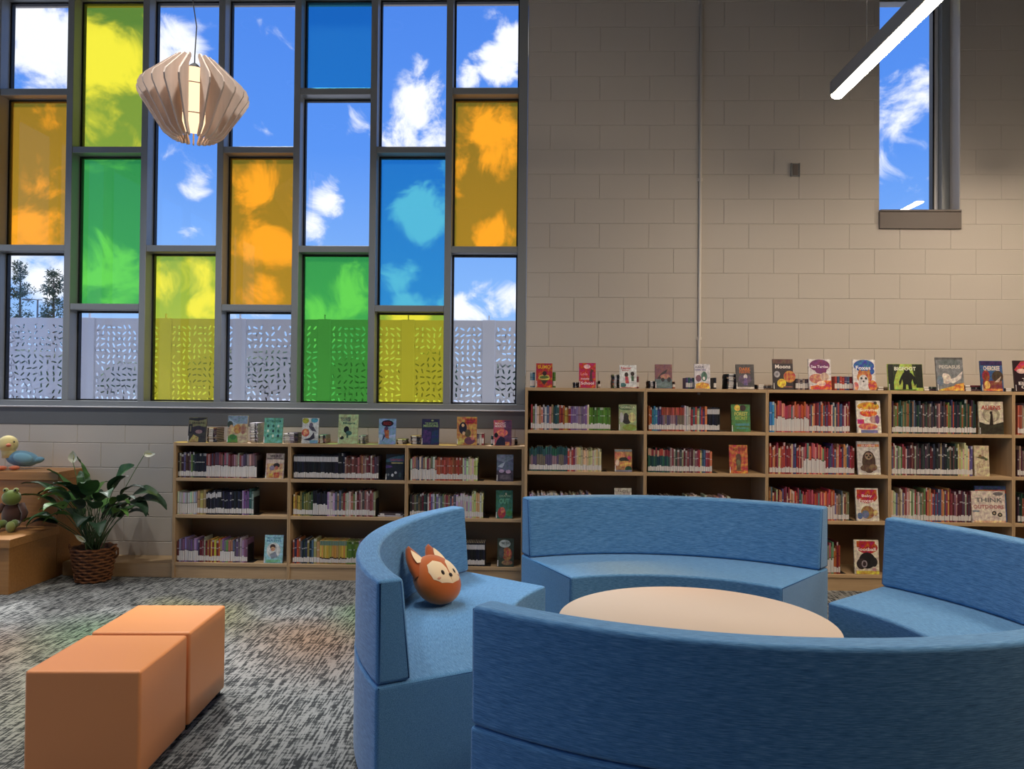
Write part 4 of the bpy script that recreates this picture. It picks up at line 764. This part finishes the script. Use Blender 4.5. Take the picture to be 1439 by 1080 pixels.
# ------------------------------------------------------------------ orange cubes
def cube_seat(x, y, rz, label):
    t = thing('cube_ottoman', label, 'ottoman', (x, y, 0), (0, 0, rz), 'orange cube seats'); h = .2135
    o = MB().box(-h, h, -h, h, .022, .425).build('body', 'orange_vinyl', t); bev(o, .012, 3); smooth(o); o.modifiers.new('wn', 'WEIGHTED_NORMAL')
    q = h-.006
    for s in (-1, 1):
        MB().tube([(s*q, -q, .03), (s*q, -q, .418)], .003, 6).build('seam', 'orange_vinyl', t)
    MB().tube([(-q, -q, .419), (q, -q, .419), (q, q, .419), (-q, q, .419)], .003, 6, closed=True).build('seam', 'orange_vinyl', t)
    for sx in (-1, 1):
        for sy in (-1, 1): MB().box(sx*(h-.035)-.02, sx*(h-.035)+.02, sy*(h-.035)-.02, sy*(h-.035)+.02, 0, .024).build('foot', 'black_plastic', t)
cube_seat(-1.672, 2.985, R(2.8), 'nearer of the two orange vinyl cube seats on the carpet')
cube_seat(-1.695, 3.443, R(2.8), 'farther of the two orange vinyl cube seats, nearer the window')

# ------------------------------------------------------------------ fox pillow
FX = thing('fox_pillow', 'orange plush fox face pillow leaning on the left blue sofa', 'pillow', (-.465, 3.70, SEAT), (0, 0, 0))
fw_, fd_, fh_ = .126, .092, .132
ORG = lin((184, 92, 36)); ORD = lin((158, 74, 28)); CRM = lin((232, 206, 168)); DRK = lin((40, 26, 20))
def fshape(p):   # wider low, flattened seam
    k = 1+.12*(-p.z/fh_); return Vector((p.x*k, p.y, p.z))
def fsurf(x, z, off=.003):
    k = 1+.12*(-z/fh_); q = 1-(x/k/fw_)**2-(z/fh_)**2
    return Vector((x, -fd_*math.sqrt(max(.0, q))-off, z))
FC = Vector((0, 0, .118)); lean = Matrix.Rotation(R(-46), 3, 'X') ; face = Matrix.Rotation(R(58), 3, 'Z'); roll_ = Matrix.Rotation(R(6), 3, 'Y')
FR = face @ lean @ roll_
def put(mb): mb.v = [tuple(FR @ Vector(v) + FC) for v in mb.v]; return mb
put(MB().ell((0, 0, 0), (fw_, fd_, fh_), 32, 20, ORG, f=fshape)).build('body', 'plush', FX)
def patch(pts, col, off=.003, name='patch', rings=6):
    cx = sum(p[0] for p in pts)/len(pts); cz = sum(p[1] for p in pts)/len(pts); mb = MB(); n = len(pts)
    vs = [fsurf(cx, cz, off)] + [fsurf(cx+(p[0]-cx)*k/rings, cz+(p[1]-cz)*k/rings, off if k < rings else off-.002) for k in range(1, rings+1) for p in pts]
    fs = [(0, 1+i, 1+(i+1) % n) for i in range(n)] + [(1+(k-1)*n+i, 1+k*n+i, 1+k*n+(i+1) % n, 1+(k-1)*n+(i+1) % n) for k in range(1, rings) for i in range(n)]
    mb.add(vs, fs, col, sm=True); put(mb).build(name, 'plush', FX)
def dense(pts, k=4): return [(a[0]+(b[0]-a[0])*i/k, a[1]+(b[1]-a[1])*i/k) for a, b in zip(pts, pts[1:]+pts[:1]) for i in range(k)]
for s in (-1, 1):
    pts = [(.004, -.004), (.014, .034), (.045, .060), (.08, .048), (.096, .008), (.092, -.036), (.06, -.066), (.0, -.08)]
    patch(dense([(s*x, z) for x, z in (pts if s > 0 else pts)]), CRM, .003 if s > 0 else .0034, 'face_patch')
    patch([(s*.04+.0085*cos(a), -.022+.013*sin(a)) for a in [2*pi*i/12 for i in range(12)]], DRK, .006, 'eye', 2)
    patch([(s*.068+.010*cos(a), -.042+.006*sin(a)) for a in [2*pi*i/12 for i in range(12)]], lin((206, 150, 120)), .0055, 'cheek', 2)
patch([(.012*cos(a), -.042+.010*sin(a)) for a in [2*pi*i/12 for i in range(12)]], DRK, .0065, 'nose', 2)
for s in (-1, 1):
    ear = MB(); m = 9; n = 14; vs = []
    for i in range(m+1):
        f_ = i/m; wd = .06*(1-f_**2.8)+.005; cx = s*(.064+.006*f_); z = .022+.178*f_
        vs += [(cx+wd*cos(2*pi*k/n), .038*(1-f_*.6)*sin(2*pi*k/n), z) for k in range(n)]
    ear.add(vs, [(i*n+k, i*n+(k+1) % n, (i+1)*n+(k+1) % n, (i+1)*n+k) for i in range(m) for k in range(n)] + [tuple(m*n+k for k in range(n))], ORD, sm=True)
    eo = put(ear).build('ear', 'plush', FX)
    inn = MB(); q = [(s*(.070+.010*f_)+sd*.030*(1-f_**2), -(.036*(1-(.27+.55*f_)*.6)+.004), .085+.085*f_) for sd in (-1, 1) for f_ in [i/6 for i in range(7)]]
    inn.add(q, [(i, i+1, 8+i, 7+i) for i in range(6)], CRM, sm=True); put(inn).build('inner_ear', 'plush', eo)

# ------------------------------------------------------------------ wooden steps with plush toys
st = thing('wooden_steps', 'stepped oak seating platform at the left edge beside the plant', 'seating', (-3.74, 5.3, 0))
SY = 5.30
bev(MB().box(-2.25, 0, .02, .563, 0, .335).build('lower_riser', 'oak_step', st), .002, 1)
bev(MB().box(-2.25, .018, 0, .56, .336, .398).build('lower_tread', 'oak_step', st), .004, 2)
bev(MB().box(-2.25, 0, .565, WY-SY-.006, 0, .757).build('upper_riser', 'oak_step', st), .002, 1)
bev(MB().box(-2.25, .018, .545, WY-SY-.006, .758, .826).build('upper_tread', 'oak_step', st), .004, 2)
G1 = lin((104, 120, 58)); G2 = lin((136, 146, 84)); BRN = lin((76, 50, 40))
fg = thing('plush_frog', 'green plush frog in a brown coat sitting on the lower wooden step', 'plush toy', (-3.985, 5.70, .398), (0, 0, R(10)))
b = MB(); b.ell((0, 0, .11), (.075, .06, .105), 18, 12, BRN); b.build('coat', 'plush', fg)
h = MB(); h.ell((0, -.02, .245), (.066, .056, .06), 18, 12, G1); ho = h.build('head', 'plush', fg)
for s in (-1, 1):
    MB().ell((s*.036, -.03, .302), (.020, .018, .020), 12, 8, G2).build('eye_bulge', 'plush', ho)
    MB().ell((s*.037, -.044, .305), (.0085, .007, .0085), 10, 6, lin((30, 24, 20))).build('pupil', 'plush', ho)
    MB().tube([(s*.03, -.02, .05), (s*.05, -.09, .055), (s*.052, -.125, .03)], [.034, .03, .026], 10, G1).build('leg', 'plush', fg)
    MB().ell((s*.052, -.14, .042), (.033, .026, .042), 12, 8, G2).build('foot', 'plush', fg)
    MB().tube([(s*.06, 0, .19), (s*.10, -.03, .13), (s*.10, -.06, .07)], [.026, .024, .018], 10, BRN).build('arm', 'plush', fg)
bd = thing('plush_bird', 'plush bird with yellow head and blue body on the upper wooden step', 'plush toy', (-4.17, 6.02, .826), (0, 0, R(18)))
YL = lin((216, 200, 138)); BL = lin((98, 140, 164)); OR2 = lin((196, 108, 74))
b = MB(); b.ell((.03, 0, .085), (.12, .075, .065), 18, 12, BL, Matrix.Rotation(R(8), 3, 'Y')); bo_ = b.build('body', 'plush', bd)
MB().ell((.135, 0, .07), (.055, .04, .028), 12, 8, BL, Matrix.Rotation(R(-12), 3, 'Y')).build('tail', 'plush', bd)
MB().ell((.05, -.066, .095), (.075, .02, .042), 14, 8, lin((120, 166, 186)), Matrix.Rotation(R(10), 3, 'Y')).build('wing', 'plush', bd)
MB().tube([(-.06, 0, .10), (-.07, -.005, .17)], [.055, .05], 14, YL).build('neck', 'plush', bd)
h = MB(); h.ell((-.07, -.01, .205), (.072, .068, .07), 18, 12, YL); ho = h.build('head', 'plush', bd)
bk = MB(); bk.ell((-.045, -.082, .20), (.018, .03, .014), 12, 8, OR2); bk.build('beak', 'plush', ho)
for s in (-1, 1):
    MB().ell((-.045+s*.034, -.066, .225), (.007, .006, .008), 8, 6, lin((24, 20, 20))).build('eye', 'plush', ho)
    MB().ell((-.05+s*.045, -.07, .018), (.038, .045, .018), 12, 8, OR2).build('foot', 'plush', bd)

# ------------------------------------------------------------------ peace lily in a wicker basket
PX, PY = -3.385, 5.765
pt = thing('potted_peace_lily', 'leafy peace lily with white flowers in a brown wicker basket', 'potted plant', (PX, PY, 0))
pot = link('basket', None, pt); bk = MB()
bk.lathe([(.108, .004), (.128, .10), (.144, .20), (.148, .262), (.136, .262), (.13, .20)], 36, caps=False); bk.add([(.108*cos(2*pi*k/24), .108*sin(2*pi*k/24), .004) for k in range(24)], [tuple(range(24))])
C.objects.unlink(pot); bpy.data.objects.remove(pot)
pot = bk.build('basket', 'wicker_dark', pt)
rows = 11
for i in range(rows):
    z = .014+i*.0242; r0 = .112+.041*min(1, z/.26)**.8; n = 80
    MB().tube([((r0+.007*sin(k/n*2*pi*10+i*pi))*cos(2*pi*k/n), (r0+.007*sin(k/n*2*pi*10+i*pi))*sin(2*pi*k/n), z+.004*cos(k/n*2*pi*10+i*pi)) for k in range(n)], .0092, 6, closed=True).build('weave_strand', 'wicker', pot)
for s in (-1, 1):
    MB().tube([(s*.150, -.045, .25), (s*.175, -.03, .275), (s*.19, 0, .25), (s*.18, .02, .20), (s*.152, .03, .17)], .008, 8).build('handle', 'wicker', pot)
MB().lathe([(.001, .235), (.132, .232)], 24, caps=False).build('soil', 'soil', pt)
LG = [(42, 72, 42), (52, 88, 46), (66, 106, 50), (38, 64, 44), (84, 124, 56), (34, 56, 42)]
def leaf(base, tip_dir, stem_h, L, Wd, droop, col, az_tw=0):
    """petiole from the soil up and out, then a pointed drooping blade"""
    Wd *= 1.4; az, out = tip_dir; dx, dy = cos(az), sin(az)
    p0 = Vector(base); p1 = p0+Vector((dx*out*.35, dy*out*.35, stem_h*.6)); p2 = p0+Vector((dx*out, dy*out, stem_h))
    sts = [p0*(1-t)**2+p1*2*t*(1-t)+p2*t*t for t in [i/6 for i in range(7)]]
    mb = MB().tube(sts, [.0042-.0018*i/6 for i in range(7)], 5, lin((62, 84, 50)))
    mb.build('petiole', 'leafage', pt)
    d0 = (sts[-1]-sts[-2]).normalized(); pos = p2.copy(); el = math.atan2(d0.z, math.hypot(d0.x, d0.y)); vs = []; n = 9
    side = Vector((-dy, dx, 0)); side = (side*cos(az_tw)+Vector((0, 0, 1))*sin(az_tw)).normalized()
    for i in range(n+1):
        f_ = i/n; w_ = Wd*(sin(pi*min(1, f_*.93+.035)**.72))*(1-.25*f_)
        dirv = Vector((dx*cos(el), dy*cos(el), sin(el))); up = dirv.cross(side).normalized()*-1
        if up.z < 0: up = -up
        for q in (-1, -.5, 0, .5, 1): vs.append(pos+side*w_*q+up*(.30*w_*abs(q)+.05*Wd*sin(f_*14+q*2)))
        pos = pos+dirv*(L/n); el -= droop/n
    lf = MB(); c = lin(col)
    for i in range(n): lf.add([vs[i*5+k] for k in range(5)]+[vs[(i+1)*5+k] for k in range(5)], [(k, k+1, 6+k, 5+k) for k in range(4)], c, sm=True)
    lf.build('leaf', 'leafage', pt)
pr = random.Random(11)
for k in range(38):
    az = 2*pi*k/38+pr.uniform(-.2, .2); o_ = pr.uniform(.10, .30)
    if sin(az) > .3: o_ *= .55
    hh = pr.uniform(.26, .50)-.25*o_
    leaf((pr.uniform(-.05, .05), pr.uniform(-.05, .05), .235), (az, o_), hh, pr.uniform(.17, .26), pr.uniform(.032, .05), pr.uniform(.9, 2.2), pr.choice(LG), pr.uniform(-.3, .3))
for az, o_, hh, L, wd, dr, c, tw in [(pi*1.0, .28, .42, .30, .05, 1.1, 0, .1), (pi*1.03, .26, .34, .30, .05, 1.0, 1, .2), (pi*1.1, .22, .22, .26, .05, 1.2, 2, .2), (pi*.95, .2, .46, .26, .05, .8, 2, .5),
      (-.05, .26, .40, .26, .055, 1.6, 0, .4), (.0, .30, .36, .28, .06, 1.9, 3, .3), (-.2, .24, .34, .26, .06, 2.4, 3, .2), (.1, .12, .50, .22, .06, .9, 1, .9), (-1.3, .10, .44, .22, .06, 1.5, 1, .2),
      (pi*.9, .08, .56, .18, .05, .7, 2, .9), (-.8, .16, .40, .24, .055, 1.8, 0, .2), (-2.2, .16, .38, .24, .05, 1.7, 4, .2), (-1.7, .12, .34, .22, .05, 1.9, 5, 0)]:
    leaf((.03*cos(az), .03*sin(az), .235), (az, o_), hh, L, wd, dr, LG[c], tw)
def flower(base, top, lean_, r=.03):
    mb = MB(); p0 = Vector(base); p2 = Vector(top); p1 = (p0+p2)/2+Vector((0, 0, .08))
    sts = [p0*(1-t)**2+p1*2*t*(1-t)+p2*t*t for t in [i/8 for i in range(9)]]
    s_ = mb.tube(sts, .003, 5, lin((90, 116, 66))).build('flower_stalk', 'leafage', pt)
    sp = MB(); vs = []; n = 8; ax = Vector(lean_).normalized(); sd = ax.cross(Vector((0, -1, .1))).normalized(); bk_ = sd.cross(ax)
    for i in range(n+1):
        f_ = i/n; w_ = r*sin(pi*min(1, f_*.95+.03)**.8)
        for q in (-1, -.5, 0, .5, 1): vs.append(p2+ax*(f_*.095-.01)+sd*w_*q+bk_*(.5*w_*(q*q)-.012*sin(pi*f_)))
    sp.add(vs, [(i*5+k, i*5+k+1, i*5+6+k, i*5+5+k) for i in range(n) for k in range(4)], lin((226, 226, 200)), sm=True)
    sp.build('spathe', 'leafage', pt)
    MB().tube([p2+ax*.005-bk_*.01, p2+ax*.055-bk_*.014], [.006, .0045], 7, lin((206, 200, 130))).build('spadix', 'leafage', pt)
flower((-.02, -.02, .235), (-.158, -.03, .92), (.05, -.1, 1), .036)
flower((.02, 0, .235), (.40, -.02, .985), (1, -.1, .02), .026)
flower((0, -.1, .235), (.005, -.135, .33), (-.5, -.5, .6), .02)

# ------------------------------------------------------------------ outside: screen fence, ground, trees
FY = 9.0; FT = 2.35
g = MB().box(-90, 60, -90, 180, -.2, -.112).build('ground', 'asphalt'); tag(g, None, None, None, 'structure')
fr_ = random.Random(5)
def perforated(w, h0, h1):
    """sheet with leaf-shaped cut-outs, real holes"""
    bm = bmesh.new(); NC = 12; cw = w/NC; nr = int(round((h1-h0)/.074)); ch = (h1-h0-.07)/nr
    gv = {}
    def gp(i, j):
        if (i, j) not in gv:
            jx = fr_.uniform(-.010, .010)+(.017 if j % 2 else -.017) if 0 < i < NC else 0; jz = (fr_.uniform(-.010, .010)+(.010 if i % 2 else -.010)) if 0 < j < nr else 0
            gv[(i, j)] = bm.verts.new((i*cw+jx, 0, h0+j*ch+jz))
        return gv[(i, j)]
    for j in range(nr):
        for i in range(NC):
            q = [gp(i, j), gp(i+1, j), gp(i+1, j+1), gp(i, j+1)]; c = sum((v.co for v in q), Vector())/4
            if fr_.random() < .04: bm.faces.new(q); continue
            a = fr_.uniform(0, pi); L = .034; b_ = .0095
            leafp = [(L, 0), (.5*L, b_), (-.5*L, b_), (-L, 0), (-.5*L, -b_), (.5*L, -b_)]
            lv = [bm.verts.new((c.x+x*cos(a)-y*sin(a), 0, c.z+x*sin(a)+y*cos(a))) for x, y in leafp]
            # bridge the four corners with the six leaf points, by angle
            ang = lambda v: math.atan2(v.co.z-c.z, v.co.x-c.x) % (2*pi)
            o_ = sorted(q, key=ang); l_ = sorted(lv, key=ang)
            ev = sorted([(ang(v), 0, k) for k, v in enumerate(o_)]+[(ang(v), 1, k) for k, v in enumerate(l_)])
            io, il = len(o_)-1, len(l_)-1
            for (_, kind, k) in ev:
                if kind == 0: f3 = (o_[io], o_[k], l_[il]); io = k
                else: f3 = (o_[io], l_[k], l_[il]); il = k
                try: bm.faces.new(f3)
                except ValueError: pass
    top = [gp(i, nr) for i in range(NC+1)]; t2 = [bm.verts.new((i*cw, 0, h1)) for i in range(NC+1)]
    for i in range(NC): bm.faces.new((top[i], top[i+1], t2[i+1], t2[i]))
    bmesh.ops.recalc_face_normals(bm, faces=bm.faces)
    me = bpy.data.meshes.new('panel'); bm.to_mesh(me); bm.free(); me.materials.append(MATS['screen_metal']); return me
fence = thing('screen_fence', 'white metal screen fence with leaf-shaped cut-outs outside the window', 'fence', (0, FY, -.1))
PXS = [-7.4, -6.47, -5.39, -4.45, -3.54, -2.51, -1.50, -.53, .44, 1.4]
ground_off = .1
PM = [perforated(.80, .08, FT+ground_off) for _ in range(3)]
for i, x in enumerate(PXS[:-1]):
    w_ = PXS[i+1]-x-.155
    o = link('perforated_panel', PM[i % 3], fence, (x+.0775, 0, 0)); o.scale = (w_/.80, 1, 1)
    m = o.modifiers.new('thickness', 'SOLIDIFY'); m.thickness = .003
for x in PXS:
    bev(MB().box(x-.076, x+.076, -.02, .07, 0, FT+.005+ground_off).build('post', 'screen_metal', fence), .004, 1).location = (0, 0, 0)
    MB().box(x+.0-.006, x+.006, .0, .03, FT+.005+ground_off, FT+.06+ground_off).build('post_pin', 'screen_metal', fence)
def pine(px, py, Y, wpx, seed, label):
    top = at(px, py, Y=Y); s_ = F/Y; hw = wpx/s_/2; H = top.z+.1; r_ = random.Random(seed)
    t = thing('pine_tree', label, 'tree', (top.x, Y, -.1), group='pines beyond the fence')
    MB().tube([(0, 0, 0), (.05, 0, H*.5), (0, 0, H*.97)], [.26, .17, .04], 8).build('trunk', 'bark', t)
    mb = MB()
    for k in range(70):
        z = H*r_.uniform(.36, .99); f_ = (z/H-.36)/.63
        rr = hw*(.55+.5*sin(pi*min(1, f_*.9+.1)))*(1.15 if f_ < .8 else .8*(1.3-f_)+.35); a = r_.uniform(0, 2*pi); rd = rr*r_.uniform(.15, 1)
        cpt = Vector((rd*cos(a), rd*sin(a), z+.1*r_.random())); cr = hw*r_.uniform(.22, .4)
        if k % 3 == 0: MB().tube([(0, 0, z-.4), cpt], [.05, .015], 5).build('branch', 'bark', t)
        for q in range(46):
            d = Vector((r_.gauss(0, 1), r_.gauss(0, 1), r_.gauss(0, .7))).normalized(); p = cpt+d*cr*r_.uniform(.2, 1)
            u = Vector((r_.gauss(0, 1), r_.gauss(0, 1), r_.gauss(0, 1))).normalized(); v_ = d.cross(u).normalized(); sz = hw*.085
            g_ = r_.uniform(.7, 1.2); mb.add([p-v_*sz*.5, p+v_*sz*.5, p+d*sz*2.2], [(0, 1, 2)], tuple(c*g_ for c in lin((76, 92, 70))))
    tag(mb.build('needles', 'tree_leaf', t), kind='stuff')
pine(29, 369, 80, 36, 1, 'left of two tall pines seen through the leftmost clear pane')
pine(76, 379, 84, 42, 2, 'right of two tall pines, behind the street lamp')
lp = at(53, 421, Y=48); sl_ = thing('street_lamp', 'thin parking lot lamp post between the two pines', 'street lamp', (lp.x, 48, -.1))
MB().tube([(0, 0, 0), (0, 0, lp.z+.1)], [.08, .05], 8).build('pole', 'lamp_pole', sl_)
MB().tube([(-.6, 0, lp.z+.12), (.3, 0, lp.z+.1)], .03, 6).build('arm', 'lamp_pole', sl_)
MB().box(-.95, -.5, -.15, .15, lp.z+.06, lp.z+.16).build('lamp_head', 'lamp_pole', sl_)
def bush(x, Y, H, wd, seed, label):
    r_ = random.Random(seed); t = thing('roundheaded_tree', label, 'tree', (x, Y, -.1), group='trees at the far side of the lot')
    MB().tube([(0, 0, 0), (0, 0, H*.5)], [.15, .1], 6).build('trunk', 'bark', t); mb = MB()
    for k in range(9):
        c = (r_.uniform(-.35, .35)*wd, r_.uniform(-.3, .3)*wd, H*r_.uniform(.42, .78)); rr = wd*r_.uniform(.22, .34)
        f_ = lambda p: p*(1+.16*sin(p.x*7/rr+k)*sin(p.y*6/rr)*cos(p.z*7/rr+k))
        mb.ell(c, (rr, rr, rr*.85), 12, 8, tuple(v*r_.uniform(.8, 1.2) for v in lin((66, 84, 60))), f=f_)
    mb.build('crown', 'tree_leaf', t)
nth = ['first', 'second', 'third', 'fourth', 'fifth', 'sixth', 'seventh', 'eighth', 'ninth']
for k in range(9):
    Y = 58+fr_.uniform(-4, 6); bush(-46+k*6.4+fr_.uniform(-.4, .4), Y, 4.6+fr_.uniform(-.8, .8), 4.2+fr_.uniform(-.5, .8), k, f"{nth[k]} round tree from the left glimpsed through the fence holes")
